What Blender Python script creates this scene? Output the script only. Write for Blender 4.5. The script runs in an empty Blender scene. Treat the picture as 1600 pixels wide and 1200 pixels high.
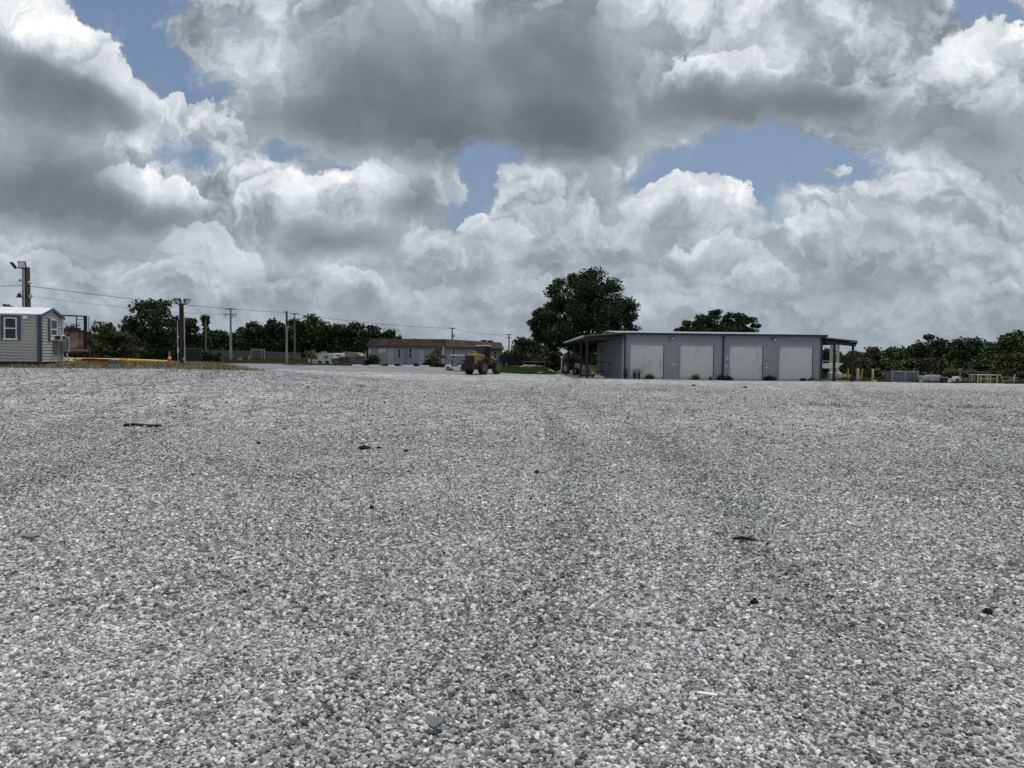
import bpy, bmesh, math, random
import numpy as np
from mathutils import Vector, Matrix
C = bpy.context.scene
COL = C.collection
R = math.radians

# ------------------------------------------------------------------ camera
F_PX = 1109.0                      # focal length in pixels of the 1600 wide frame
PITCH, ROLL, EYE = R(1.96), R(0.7), 1.6
FW = Vector((0, math.cos(PITCH), -math.sin(PITCH)))
_R0 = Vector((1, 0, 0)); _U0 = Vector((0, math.sin(PITCH), math.cos(PITCH)))
RT = _R0 * math.cos(ROLL) + _U0 * math.sin(ROLL)
UP = _U0 * math.cos(ROLL) - _R0 * math.sin(ROLL)
def ray(x, y):
    """direction, scaled to y = 1, in which the photograph's pixel looks"""
    d = FW + RT * ((x - 800) / F_PX) + UP * ((600 - y) / F_PX)
    return d / d.y
def at(x, y, Y):
    """the point at distance Y seen at pixel x, y"""
    d = ray(x, y)
    return Vector((d.x * Y, Y, EYE + d.z * Y))
def ex(x, Y, y=570): return at(x, y, Y).x
def ez(x, y, Y): return at(x, y, Y).z
cam_d = bpy.data.cameras.new('camera'); cam = bpy.data.objects.new('camera', cam_d); COL.objects.link(cam)
cam.matrix_world = Matrix(((RT.x, UP.x, -FW.x, 0), (RT.y, UP.y, -FW.y, 0), (RT.z, UP.z, -FW.z, EYE), (0, 0, 0, 1)))
cam_d.sensor_width = 36; cam_d.lens = 36 * F_PX / 1600
cam_d.clip_start = 0.1; cam_d.clip_end = 9000
C.camera = cam
C.view_settings.view_transform = 'Standard'; C.view_settings.look = 'None'
C.view_settings.exposure = 0; C.view_settings.gamma = 1
C.cycles.use_adaptive_sampling = True; C.cycles.adaptive_threshold = .02; C.cycles.adaptive_min_samples = 20
C.cycles.max_bounces = 6; C.cycles.diffuse_bounces = 3; C.cycles.transparent_max_bounces = 12

# ------------------------------------------------------------------ sun and sky
SUN_EL, SUN_AZ = R(66), R(28)      # high, ahead of the camera and to the right, behind cloud
sd = bpy.data.lights.new('sun', 'SUN'); sun = bpy.data.objects.new('sun', sd); COL.objects.link(sun)
sd.energy = 2.0; sd.angle = R(9); sd.color = (1.0, 0.97, 0.92)
sv = Vector((math.cos(SUN_EL) * math.sin(SUN_AZ), math.cos(SUN_EL) * math.cos(SUN_AZ), math.sin(SUN_EL)))
sun.rotation_euler = sv.to_track_quat('Z', 'Y').to_euler(); sun.location = (0, 0, 60)

W = bpy.data.worlds.new('World'); C.world = W; W.use_nodes = True
NT = W.node_tree; NT.nodes.clear()
class G:
    """small helper for writing node maths"""
    def __init__(s, nt): s.nt = nt
    def n(s, t, **k):
        o = s.nt.nodes.new(t)
        for a, b in k.items(): setattr(o, a, b)
        return o
    def put(s, sock, v):
        if hasattr(v, 'is_output') or isinstance(v, bpy.types.NodeSocket): s.nt.links.new(v, sock)
        else: sock.default_value = v
    def m(s, op, a, b=0.0, c=0.0, clamp=False):
        o = s.n('ShaderNodeMath', operation=op, use_clamp=clamp)
        s.put(o.inputs[0], a); s.put(o.inputs[1], b); s.put(o.inputs[2], c)
        return o.outputs[0]
    def v(s, op, a, b=(0, 0, 0), sc=None):
        o = s.n('ShaderNodeVectorMath', operation=op)
        s.put(o.inputs[0], a); s.put(o.inputs[1], b)
        if sc is not None: s.put(o.inputs[3], sc)
        return o.outputs[1] if op in ('LENGTH', 'DOT_PRODUCT') else o.outputs[0]
    def noise(s, vec, scale, detail=4, rough=.5, lac=2.0, typ='FBM', col=False, dims='3D', dist=0.0):
        o = s.n('ShaderNodeTexNoise', noise_dimensions=dims, noise_type=typ)
        s.put(o.inputs['Vector'], vec); s.put(o.inputs['Scale'], scale); s.put(o.inputs['Detail'], detail)
        s.put(o.inputs['Roughness'], rough); s.put(o.inputs['Lacunarity'], lac); s.put(o.inputs['Distortion'], dist)
        return o.outputs[1] if col else o.outputs[0]
    def voro(s, vec, scale, feat='F1', dims='3D', detail=0, rough=.5, out=0, rnd=1.0):
        o = s.n('ShaderNodeTexVoronoi', feature=feat, voronoi_dimensions=dims)
        s.put(o.inputs['Vector'], vec); s.put(o.inputs['Scale'], scale)
        if 'Detail' in o.inputs and feat != 'N_SPHERE_RADIUS': s.put(o.inputs['Detail'], detail); s.put(o.inputs['Roughness'], rough)
        s.put(o.inputs['Randomness'], rnd)
        return o.outputs[out]
    def comb(s, x, y, z=0.0):
        o = s.n('ShaderNodeCombineXYZ'); s.put(o.inputs[0], x); s.put(o.inputs[1], y); s.put(o.inputs[2], z); return o.outputs[0]
    def sep(s, v):
        o = s.n('ShaderNodeSeparateXYZ'); s.put(o.inputs[0], v); return o.outputs
    def mr(s, v, a, b, c=0.0, d=1.0, t='LINEAR'):
        o = s.n('ShaderNodeMapRange', interpolation_type=t)
        for i, x in enumerate((v, a, b, c, d)): s.put(o.inputs[i], x)
        return o.outputs[0]
    def mix(s, f, a, b, bt='MIX'):
        o = s.n('ShaderNodeMix', data_type='RGBA', blend_type=bt)
        s.put(o.inputs[0], f); s.put(o.inputs[6], a); s.put(o.inputs[7], b)
        return o.outputs[2]
    def ramp(s, f, stops):
        o = s.n('ShaderNodeValToRGB'); s.put(o.inputs[0], f); e = o.color_ramp.elements
        while len(e) < len(stops): e.new(0.5)
        for i, (p, c) in enumerate(stops):
            e[i].position = p; e[i].color = (*c, 1) if len(c) == 3 else c
        return o.outputs[0]
g = G(NT)
tc = g.n('ShaderNodeTexCoord')
D = tc.outputs['Generated']
dx, dy, dz = g.sep(D)
yy = g.m('MAXIMUM', g.m('ABSOLUTE', dy), 0.12)
Uc = g.m('DIVIDE', dx, yy); Vc = g.m('DIVIDE', dz, yy)
back = g.m('MULTIPLY', g.m('SUBTRACT', 1, g.m('SIGN', dy)), 20.0)        # the half of the sky behind the camera has clouds of its own
UV = g.comb(g.m('ADD', Uc, back), Vc)
lowf = g.mr(Vc, .10, .26, 1, 0, 'SMOOTHSTEP')                            # 1 near the horizon, where the clouds are far and small
UL = g.v('MULTIPLY', UV, (1.7, 2.3, 0))
def blend(a, b):
    o = g.n('ShaderNodeMix', data_type='FLOAT'); g.put(o.inputs[0], lowf); g.put(o.inputs[2], a); g.put(o.inputs[3], b); return o.outputs[0]
w1 = g.v('SUBTRACT', g.noise(UV, 5.0, 2, .5, col=True, dims='2D'), (.5, .5, .5))
w2 = g.v('SUBTRACT', g.noise(UV, 19.0, 6, .62, col=True, dims='2D'), (.5, .5, .5))
UVw = g.v('ADD', UV, g.v('ADD', g.v('SCALE', w1, sc=.085), g.v('SCALE', w2, sc=.060)))     # warped, for crisp edges
UVs = g.v('ADD', UV, g.v('ADD', g.v('SCALE', w1, sc=.10), g.v('SCALE', w2, sc=.022)))     # softer, for undersides
def blobs(src, lst, start=0.0):
    acc = start
    for (x, y, rx, ry, rot, val) in lst:
        d = ray(x, y)
        mp = g.n('ShaderNodeMapping', vector_type='TEXTURE')
        g.put(mp.inputs[0], src)
        mp.inputs[1].default_value = (d.x, d.z, 0)
        mp.inputs[2].default_value = (0, 0, R(-rot))
        mp.inputs[3].default_value = (rx / F_PX, ry / F_PX, 1.0)
        gr = g.n('ShaderNodeTexGradient', gradient_type='QUADRATIC_SPHERE'); g.put(gr.inputs[0], mp.outputs[0])
        gr.gradient_type = 'SPHERICAL'
        acc = g.m('MULTIPLY_ADD', gr.outputs['Fac'], val, acc)
    return acc
#BLOBS
HOLES = [(170,25,75,75,0,1.5), (235,75,85,70,25,1.5), (300,135,75,50,35,1.5), (345,45,45,40,0,.35), (255,10,70,30,0,1.0),
         (275,240,95,40,5,.8), (350,262,60,28,10,.5), (455,243,70,26,10,.7), (535,278,50,20,10,.6),
         (745,274,82,68,0,1.7), (732,325,54,64,10,1.4), (655,358,40,22,0,.35),
         (1060,272,110,48,-8,1.2), (1170,250,110,80,0,1.1), (1260,250,130,80,8,1.4), (1370,275,100,48,8,1.0), (1190,325,80,55,0,1.1), (1240,370,80,30,0,.4),
         (1500,12,75,26,0,1.4), (1585,20,60,34,0,1.3), (1037,6,22,20,0,1.6)]
DARKS = [(650,140,330,170,0,.85), (880,110,200,150,0,.5), (560,200,200,70,5,.35), (780,215,260,60,0,.55), (1150,165,220,75,-5,.75), (1330,165,150,60,5,.5), (1060,120,120,60,0,.25),
         (30,130,190,85,25,.9), (140,175,150,55,25,.55), (40,240,150,60,10,.35), (60,300,230,85,5,.75), (200,345,220,45,5,.5),
         (640,330,90,55,-10,.6), (500,385,110,45,0,.6), (595,395,80,35,0,.4), (860,235,180,50,0,.3),
         (1560,215,130,85,0,.6), (1440,235,90,50,0,.35), (950,385,110,35,0,.45), (700,440,160,28,0,.4), (1330,445,220,40,0,.4), (1380,380,60,30,0,.3),
         (420,430,110,26,0,.35), (160,395,160,26,0,.4), (870,190,160,50,0,.3), (60,420,120,20,0,.25), (1000,300,110,20,0,.2)]
LIGHTS = [(60,35,110,60,0,.5), (150,120,120,50,30,.6), (215,190,110,45,30,.5), (290,165,60,40,0,.5), (330,205,90,50,20,.45),
          (410,90,70,80,40,.45), (470,40,90,60,0,.3), (1230,60,300,90,0,.55), (1010,60,60,50,0,.35), (1120,105,90,30,-10,.3), (1550,90,120,80,0,.5),
          (440,262,80,36,10,.45), (510,300,130,50,5,.5), (240,310,110,30,10,.55), (640,260,110,60,0,.5), (700,300,25,60,-15,.35),
          (1090,318,140,50,5,.55), (830,290,90,90,0,.25), (760,365,60,35,0,.5), (310,430,110,45,0,.35), (10,260,60,50,0,.3),
          (980,190,80,40,0,.2), (1480,300,160,60,0,.3), (1390,355,70,30,0,.35), (880,310,100,50,0,.3), (190,250,40,36,0,.4), (640,470,200,30,0,.12)]
PUFFS = [(405,452,60,26,0,.52,.44), (565,458,62,34,5,.60,.44), (690,466,56,28,0,.57,.45), (70,428,85,34,8,.56,.44), (235,436,70,28,5,.60,.46), (1190,442,70,18,5,.58,.45), (1550,456,40,14,0,.52,.44), (870,462,80,24,0,.52,.45),
         (1000,440,70,26,0,.50,.44), (120,366,150,34,6,.56,.40), (1125,414,80,36,5,.58,.43), (1290,378,70,32,0,.56,.44), (930,405,60,30,0,.50,.42), (1480,400,110,40,0,.50,.43), (1390,372,66,42,0,.63,.42), (880,352,80,50,0,.58,.42),
         (965,372,70,40,0,.52,.40), (318,418,100,62,10,.66,.40), (700,400,90,36,0,.52,.42), (772,372,45,30,10,.62,.44), (750,365,34,34,0,.74,.44), (1450,330,120,50,0,.54,.42),
         (1085,330,112,52,5,.68,.38), (880,300,95,75,0,.52,.42), (650,292,72,74,0,.64,.33), (540,330,80,50,15,.60,.40), (425,290,60,40,0,.64,.42), (470,325,110,48,0,.74,.32), (590,322,62,50,15,.62,.36),
         (235,312,105,46,12,.80,.34), (182,250,40,34,0,.58,.45), (12,268,42,38,0,.56,.42), (1334,276,30,17,0,.50,.44), 
         (1540,330,110,70,0,.50,.40), (1515,265,60,60,0,.52,.36), (385,130,60,70,30,.58,.42), (325,205,70,45,25,.62,.44), (265,165,45,42,0,.80,.52),
         (150,140,115,62,32,.78,.36), (60,70,95,85,15,.82,.40), (1565,95,130,75,0,.82,.42), (1130,118,110,40,-8,.72,.38), (1010,40,110,70,0,.62,.45)]
#END
hole = blobs(UVw, HOLES)
dark = blobs(UVs, DARKS)
light = blobs(UVs, LIGHTS)
# billows: bumps of several sizes, lit from above
def bump(vec):
    o = g.n('ShaderNodeTexVoronoi', feature='SMOOTH_F1', voronoi_dimensions='2D')
    g.put(o.inputs['Vector'], vec)
    for k, v in (('Scale', 6.5), ('Detail', 3.0), ('Roughness', .60), ('Lacunarity', 2.4), ('Smoothness', .4)): o.inputs[k].default_value = v
    return o.outputs[0]
q = g.v('ADD', UV, g.v('ADD', g.v('SCALE', w1, sc=.12), g.v('SCALE', w2, sc=.065)))
q2 = g.v('MULTIPLY', q, (1.7, 2.3, 0))
h0 = blend(bump(q), bump(q2))
h1 = blend(bump(g.v('ADD', q, (0.008, 0.035, 0.0))), bump(g.v('ADD', q2, (0.010, 0.035, 0.0))))
lit = g.m('MAXIMUM', g.m('SUBTRACT', h1, h0), -.20)                         # positive on the upper side of a bump
fb = blend(g.noise(UV, 7, 6, .55, dims='2D'), g.noise(UL, 8, 6, .55, dims='2D'))
fb0 = g.m('SUBTRACT', fb, .5)
# coverage
cov_f = g.m('MULTIPLY_ADD', g.m('SUBTRACT', h0, .45), .30, hole)
cov_f = g.m('MULTIPLY_ADD', fb0, .9, cov_f)
clear = g.mr(cov_f, .30, .92, 0, 1, 'SMOOTHSTEP')
# luminance
L = g.m('MULTIPLY_ADD', light, .16, g.mr(lowf, 0, 1, .41, .435))
L = g.m('MULTIPLY_ADD', fb0, g.mr(lowf, 0, 1, .32, .26), L)
for (x, y, rx, ry, rot, top, bot) in PUFFS:            # cumulus heads: crisp lit top, soft grey base
    d = ray(x, y)
    mp = g.n('ShaderNodeMapping', vector_type='TEXTURE'); g.put(mp.inputs[0], UVw)
    mp.inputs[1].default_value = (d.x, d.z, 0); mp.inputs[2].default_value = (0, 0, R(-rot)); mp.inputs[3].default_value = (rx / F_PX, ry / F_PX, 1)
    gr = g.n('ShaderNodeTexGradient', gradient_type='SPHERICAL'); g.put(gr.inputs[0], mp.outputs[0])
    b = g.sep(mp.outputs[0])[1]
    al = g.m('MULTIPLY', g.mr(gr.outputs['Fac'], .02, .11, 0, 1, 'SMOOTHSTEP'), g.mr(b, -.75, .25, 0, 1, 'SMOOTHSTEP'))
    lo = g.mr(b, -.55, .75, bot, top, 'SMOOTHSTEP')
    L = g.m('MULTIPLY_ADD', g.m('SUBTRACT', lo, L), al, L)
    clear = g.m('MULTIPLY', clear, g.m('SUBTRACT', 1, al))
dk = g.mr(g.m('MULTIPLY_ADD', fb0, .26, dark), .05, .62, 0, 1, 'SMOOTHSTEP')
L = g.m('MULTIPLY_ADD', lit, g.m('MULTIPLY', g.mr(dk, 0, 1, .50, .05), g.mr(lowf, 0, 1, 1, .45)), L)
L = g.m('MULTIPLY_ADD', fb0, g.mr(dk, 0, 1, .12, .03), L)
tgt = g.m('MULTIPLY_ADD', fb0, .10, g.mr(dark, .2, 1.1, .275, .135))
L = g.m('MULTIPLY_ADD', g.m('SUBTRACT', tgt, L), g.m('MULTIPLY', dk, .82), L)
# thin bright rims next to the gaps
rim = g.m('MULTIPLY', g.mr(cov_f, .05, .38, 0, 1, 'SMOOTHSTEP'), g.mr(cov_f, .38, .6, 1, 0, 'SMOOTHSTEP'))
L = g.m('MULTIPLY_ADD', rim, g.mr(dk, 0, 1, .08, .03), L)
# towards the horizon the clouds lose contrast
hz = g.mr(Vc, 0.0, .15, .62, 0, 'SMOOTHSTEP')
L = g.m('ADD', g.m('MULTIPLY', L, g.m('SUBTRACT', 1, hz)), g.m('MULTIPLY', hz, .36))
# overhead, beyond the frame: bright veiled sun region
L = g.m('MULTIPLY_ADD', g.mr(dz, .48, .85, 0, .45, 'SMOOTHSTEP'), 1.0, L)
ccol = g.ramp(L, [(0.0, (.095, .113, .132)), (.18, (.15, .170, .192)), (.42, (.362, .412, .458)), (.62, (.58, .635, .685)), (.85, (.82, .85, .87)), (1.0, (1.0, 1.0, 1.0))])
sky = g.n('ShaderNodeTexSky', sky_type='NISHITA'); sky.sun_disc = False
sky.sun_elevation = SUN_EL; sky.sun_rotation = SUN_AZ; sky.air_density = 1.2; sky.dust_density = 1.5; sky.ozone_density = 1.5
blue = g.mix(1.0, sky.outputs[0], (.075, .076, .079, 1), 'MULTIPLY')
blue = g.mix(.40, blue, (.135, .215, .36, 1))
veil = g.mr(g.m('ADD', fb0, g.m('MULTIPLY', g.m('SUBTRACT', .5, h0), .25)), -.10, .22, .04, .46, 'SMOOTHSTEP')      # thin cloud drifting across the gaps
blue = g.mix(veil, blue, (.47, .53, .60, 1))
col = g.mix(clear, ccol, blue)
bg = g.n('ShaderNodeBackground'); g.put(bg.inputs[0], col); bg.inputs[1].default_value = 1.0
wo = g.n('ShaderNodeOutputWorld'); g.nt.links.new(bg.outputs[0], wo.inputs[0])
W.cycles.sampling_method = 'MANUAL'; W.cycles.sample_map_resolution = 512

# ------------------------------------------------------------------ materials
MATS = {}
def mat(name, col, rough=.7, var=.15, vs=3.0, bump=0.0, bs=20.0, metal=0.0, dirt=None, dirt_amt=.5, dirt_s=1.5, spec=.4, stretch=(1, 1, 1)):
    """painted or weathered surface: colour with patches, optional stains of a second colour, small bumps"""
    if name in MATS: return MATS[name]
    m = bpy.data.materials.new(name); m.use_nodes = True; nt = m.node_tree; q = G(nt)
    b = nt.nodes['Principled BSDF']
    tc = q.n('ShaderNodeTexCoord'); v = q.v('MULTIPLY', tc.outputs['Object'], stretch)
    f = q.noise(v, vs, 5, .6)
    lo = tuple(c * (1 - var) for c in col); hi = tuple(min(1, c * (1 + var)) for c in col)
    c = q.ramp(f, [(.3, lo), (.7, hi)])
    if dirt:
        d = q.noise(v, dirt_s, 6, .65)
        c = q.mix(q.mr(d, .62 - .25 * dirt_amt, .78 - .2 * dirt_amt), c, (*dirt, 1))
    q.put(b.inputs['Base Color'], c); b.inputs['Roughness'].default_value = rough; b.inputs['Metallic'].default_value = metal
    b.inputs['Specular IOR Level'].default_value = spec
    if bump:
        bn = q.n('ShaderNodeBump'); bn.inputs['Strength'].default_value = bump; bn.inputs['Distance'].default_value = .02
        q.put(bn.inputs['Height'], q.noise(v, bs, 4, .6)); q.put(b.inputs['Normal'], bn.outputs[0])
    MATS[name] = m; return m
def glass_mat(name, col, rough=.12):
    m = mat(name, col, rough, .3, 2.0); m.node_tree.nodes['Principled BSDF'].inputs['Specular IOR Level'].default_value = .5; return m
def leaf_mat(name, a, b, dead=None):
    """foliage: clumps of two greens and leaf to leaf variation"""
    if name in MATS: return MATS[name]
    m = bpy.data.materials.new(name); m.use_nodes = True; nt = m.node_tree; q = G(nt)
    p = nt.nodes['Principled BSDF']
    tc = q.n('ShaderNodeTexCoord'); geo = q.n('ShaderNodeNewGeometry')
    f = q.noise(tc.outputs['Object'], .55, 3, .6)
    at_ = q.n('ShaderNodeAttribute', attribute_name='tint')
    f = q.m('ADD', q.m('MULTIPLY', q.mr(f, .3, .7), .55), q.m('MULTIPLY', at_.outputs['Fac'], .45))
    st = [(.1, a), (.9, b)]
    if dead: st = [(.08, a), (.8, b), (.95, dead)]
    q.put(p.inputs['Base Color'], q.ramp(f, st)); p.inputs['Roughness'].default_value = .65; p.inputs['Specular IOR Level'].default_value = .25
    MATS[name] = m; return m

# ------------------------------------------------------------------ mesh helpers
class MB:
    """collects boxes, tubes and panels into one mesh"""
    def __init__(s): s.v = []; s.f = []; s.mi = []; s.mat = 0; s.T = Matrix()
    def add(s, vs, fs):
        o = len(s.v); s.v += [s.T @ Vector(p) for p in vs]
        for f in fs: s.f.append([o + i for i in f]); s.mi.append(s.mat)
        return s
    def box(s, c, d, rz=0.0, ry=0.0, rx=0.0, bev=0.0):
        x, y, z = (k / 2 for k in d)
        M = Matrix.Translation(Vector(c)) @ Matrix.Rotation(rz, 4, 'Z') @ Matrix.Rotation(ry, 4, 'Y') @ Matrix.Rotation(rx, 4, 'X')
        if bev <= 0 or min(d) < 2.2 * bev:
            vs = [(-x, -y, -z), (x, -y, -z), (x, y, -z), (-x, y, -z), (-x, -y, z), (x, -y, z), (x, y, z), (-x, y, z)]
            fs = [(0, 3, 2, 1), (4, 5, 6, 7), (0, 1, 5, 4), (1, 2, 6, 5), (2, 3, 7, 6), (3, 0, 4, 7)]
            return s.add([M @ Vector(p) for p in vs], fs)
        bm = bmesh.new(); bmesh.ops.create_cube(bm, size=1)
        bmesh.ops.scale(bm, vec=d, verts=bm.verts)
        bmesh.ops.bevel(bm, geom=bm.edges[:], offset=bev, segments=2, affect='EDGES', profile=.5)
        bm.verts.index_update()
        s.add([M @ v.co for v in bm.verts], [[v.index for v in f.verts] for f in bm.faces]); bm.free(); return s
    def tube(s, p0, p1, r0, r1=None, n=10, caps=True):
        r1 = r0 if r1 is None else r1
        p0, p1 = Vector(p0), Vector(p1); d = p1 - p0
        if d.length < 1e-6: return s
        q = d.to_track_quat('Z', 'Y'); vs = []
        for p, r in ((p0, r0), (p1, r1)):
            for i in range(n):
                a = 2 * math.pi * i / n; vs.append(p + q @ Vector((math.cos(a) * r, math.sin(a) * r, 0)))
        fs = [(i, (i + 1) % n, n + (i + 1) % n, n + i) for i in range(n)]
        if caps: fs += [tuple(range(n - 1, -1, -1)), tuple(range(n, 2 * n))]
        return s.add(vs, fs)
    def path(s, pts, r, n=8):
        rs = r if isinstance(r, (list, tuple)) else [r] * len(pts)
        pts = [Vector(p) for p in pts]; vs = []; fs = []
        for k, p in enumerate(pts):
            d = (pts[min(k + 1, len(pts) - 1)] - pts[max(k - 1, 0)]); q = d.to_track_quat('Z', 'Y')
            for i in range(n):
                a = 2 * math.pi * i / n; vs.append(p + q @ Vector((math.cos(a) * rs[k], math.sin(a) * rs[k], 0)))
        for k in range(len(pts) - 1):
            for i in range(n): fs.append((k * n + i, k * n + (i + 1) % n, (k + 1) * n + (i + 1) % n, (k + 1) * n + i))
        fs += [tuple(range(n - 1, -1, -1)), tuple(range((len(pts) - 1) * n, len(pts) * n))]
        return s.add(vs, fs)
    def lathe(s, c, prof, n=16, axis='Z'):
        vs = []; fs = []
        q = {'Z': Matrix(), 'X': Matrix.Rotation(math.pi / 2, 4, 'Y'), 'Y': Matrix.Rotation(-math.pi / 2, 4, 'X')}[axis]
        for (r, z) in prof:
            for i in range(n):
                a = 2 * math.pi * i / n; vs.append(Vector(c) + q @ Vector((math.cos(a) * r, math.sin(a) * r, z)))
        for k in range(len(prof) - 1):
            for i in range(n): fs.append((k * n + i, k * n + (i + 1) % n, (k + 1) * n + (i + 1) % n, (k + 1) * n + i))
        fs += [tuple(range(n - 1, -1, -1)), tuple(range((len(prof) - 1) * n, len(prof) * n))]
        return s.add(vs, fs)
    def prism(s, poly, thick, origin=(0, 0, 0), plane='XZ'):
        """polygon in a plane, extruded to both sides"""
        n = len(poly); h = thick / 2; o = Vector(origin)
        mk = {'XZ': lambda a, b, t: Vector((a, t, b)), 'YZ': lambda a, b, t: Vector((t, a, b)), 'XY': lambda a, b, t: Vector((a, b, t))}[plane]
        vs = [o + mk(a, b, -h) for a, b in poly] + [o + mk(a, b, h) for a, b in poly]
        return s.add(vs, [tuple(range(n)), tuple(range(2 * n - 1, n - 1, -1))] + [(i, n + i, n + (i + 1) % n, (i + 1) % n) for i in range(n)])
    def build(s, name, mats, parent=None, smooth=False, loc=None):
        me = bpy.data.meshes.new(name); me.from_pydata(s.v, [], s.f)
        for m in (mats if isinstance(mats, (list, tuple)) else [mats]): me.materials.append(m)
        if any(s.mi): me.polygons.foreach_set('material_index', s.mi)
        bm = bmesh.new(); bm.from_mesh(me); bmesh.ops.recalc_face_normals(bm, faces=bm.faces); bm.to_mesh(me); bm.free()
        o = bpy.data.objects.new(name, me); COL.objects.link(o)
        if smooth:
            me.polygons.foreach_set('use_smooth', [True] * len(me.polygons)); me.set_sharp_from_angle(angle=R(38))
        if parent is not None: o.parent = parent
        if loc is not None: o.location = loc
        return o
def tag(o, label=None, cat=None, group=None, kind=None):
    if label: o['label'] = label
    if cat: o['category'] = cat
    if group: o['group'] = group
    if kind: o['kind'] = kind
    return o
def thing(name, label, cat, loc=(0, 0, 0), rz=0.0, group=None):
    o = bpy.data.objects.new(name, None); COL.objects.link(o); o.empty_display_size = .3
    o.location = loc; o.rotation_euler = (0, 0, rz); return tag(o, label, cat, group)
def dup(root, loc=None, rz=None, label=None, sc=None):
    def cp(o, par):
        c = o.copy(); COL.objects.link(c)
        if par is not None: c.parent = par
        for ch in list(o.children): cp(ch, c)
        return c
    r = cp(root, None)
    if loc is not None: r.location = loc
    if rz is not None: r.rotation_euler = (0, 0, rz)
    if sc is not None: r.scale = sc if isinstance(sc, (tuple, list)) else (sc,) * 3
    if label: r['label'] = label
    return r

# ------------------------------------------------------------------ terrain
def S(t):
    t = np.clip(t, 0, 1); return t * t * (3 - 2 * t)
def hgt(x, y):
    x = np.asarray(x, float); y = np.asarray(y, float)
    y0 = np.interp(x, [-20, -5, 5, 12], [38, 64, 70, 400])
    A = .65 * S((y - y0) / 32)
    yc = np.interp(x, [-19, -15], [43, 33])
    B = S((-x - 1.5) / 12.5) * (.93 * S((y - 12) / 20) + .17 * S((y - 32) / 6) * S((-x - 14) / 4)) * (1 - S((y - yc) / 26))
    A = A + .58 * S((y - 93) / 10) * S((-x - 27.5) / 5)
    und = .03 * np.sin(x * .37 + 1.2) * np.sin(y * .29) * S((y - 6) / 10)
    return np.maximum(A, B) + und
def gz(x, y): return float(hgt(x, y))
def sheet(name, xs, ys, dz, m, keep=None, kind='structure'):
    X, Y = np.meshgrid(xs, ys); Z = hgt(X, Y) + dz
    nx, ny = len(xs), len(ys)
    co = np.stack([X, Y, Z], -1).reshape(-1, 3)
    i = np.arange(nx * ny).reshape(ny, nx)
    fs = np.stack([i[:-1, :-1], i[:-1, 1:], i[1:, 1:], i[1:, :-1]], -1).reshape(-1, 4)
    if keep is not None:
        c = co[fs].mean(1); fs = fs[keep(c[:, 0], c[:, 1])]
    me = mesh_np(name, co, fs); me.materials.append(m)
    o = bpy.data.objects.new(name, me); COL.objects.link(o); me.shade_smooth()
    o['kind'] = kind; return o
def mesh_np(name, co, fs, tint=None):
    k = fs.shape[1]; n = len(fs)
    me = bpy.data.meshes.new(name); me.vertices.add(len(co)); me.vertices.foreach_set('co', np.ascontiguousarray(co, np.float32).ravel())
    me.loops.add(n * k); me.loops.foreach_set('vertex_index', np.ascontiguousarray(fs, np.int32).ravel())
    me.polygons.add(n); me.polygons.foreach_set('loop_start', np.arange(0, n * k, k, dtype=np.int32)); 
    try: me.polygons.foreach_set('loop_total', np.full(n, k, np.int32))
    except Exception: pass
    if tint is not None:
        a = me.attributes.new('tint', 'FLOAT', 'FACE'); a.data.foreach_set('value', np.ascontiguousarray(tint, np.float32))
    me.update(calc_edges=True); me.shade_flat(); return me

def pip(px, py, poly):
    ins = np.zeros(px.shape, bool); n = len(poly)
    for i in range(n):
        x1, y1 = poly[i]; x2, y2 = poly[(i + 1) % n]
        c = ((y1 > py) != (y2 > py)) & (px < (x2 - x1) * (py - y1) / (y2 - y1 + 1e-12) + x1); ins ^= c
    return ins

# gravel material shared by the sheet and the loose stones
STONE = [(0.0, (.055, .055, .055)), (.12, (.138, .139, .142)), (.35, (.27, .271, .275)), (.6, (.418, .42, .423)), (.82, (.60, .60, .598)), (.97, (.82, .82, .81)), (1.0, (.52, .46, .37))]
def lot_patches(q, v):
    """broad colour changes of the lot: thin places where darker fines show, and old wheel tracks"""
    pt = q.noise(v, .16, 5, .62); pt2 = q.noise(q.v('MULTIPLY', v, (.7, 1.0, 1)), .75, 4, .6)
    a = q.m('ADD', q.m('MULTIPLY', q.m('SUBTRACT', pt, .5), .50), q.m('MULTIPLY', q.m('SUBTRACT', pt2, .5), .30))
    x, y, z = q.sep(v); wob = q.m('MULTIPLY', q.m('SINE', q.m('MULTIPLY', y, .13)), .9)
    tr = None
    for c, k, w_ in ((-.55, .06, .26), (1.25, .06, .30), (-4.6, -.25, .28), (-6.4, -.25, .28), (4.9, .34, .30), (6.8, .34, .30)):
        d = q.m('ABSOLUTE', q.m('SUBTRACT', q.m('SUBTRACT', x, q.m('MULTIPLY_ADD', y, k, c)), wob))
        t = q.mr(d, 0, w_ * 2.2, 1, 0, 'SMOOTHSTEP'); tr = t if tr is None else q.m('MAXIMUM', tr, t)
    for c, k in ((24.5, .10), (26.6, .10), (40, -.06)):
        d = q.m('ABSOLUTE', q.m('SUBTRACT', y, q.m('MULTIPLY_ADD', x, k, q.m('ADD', c, q.m('MULTIPLY', q.m('SINE', q.m('MULTIPLY', x, .11)), 1.6)))))
        tr = q.m('MAXIMUM', tr, q.mr(d, 0, .45, .7, 0, 'SMOOTHSTEP'))
    tr = q.m('MULTIPLY', tr, q.mr(pt2, .36, .6, .1, 1))
    return q.m('SUBTRACT', a, q.m('MULTIPLY', tr, .16))
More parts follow.
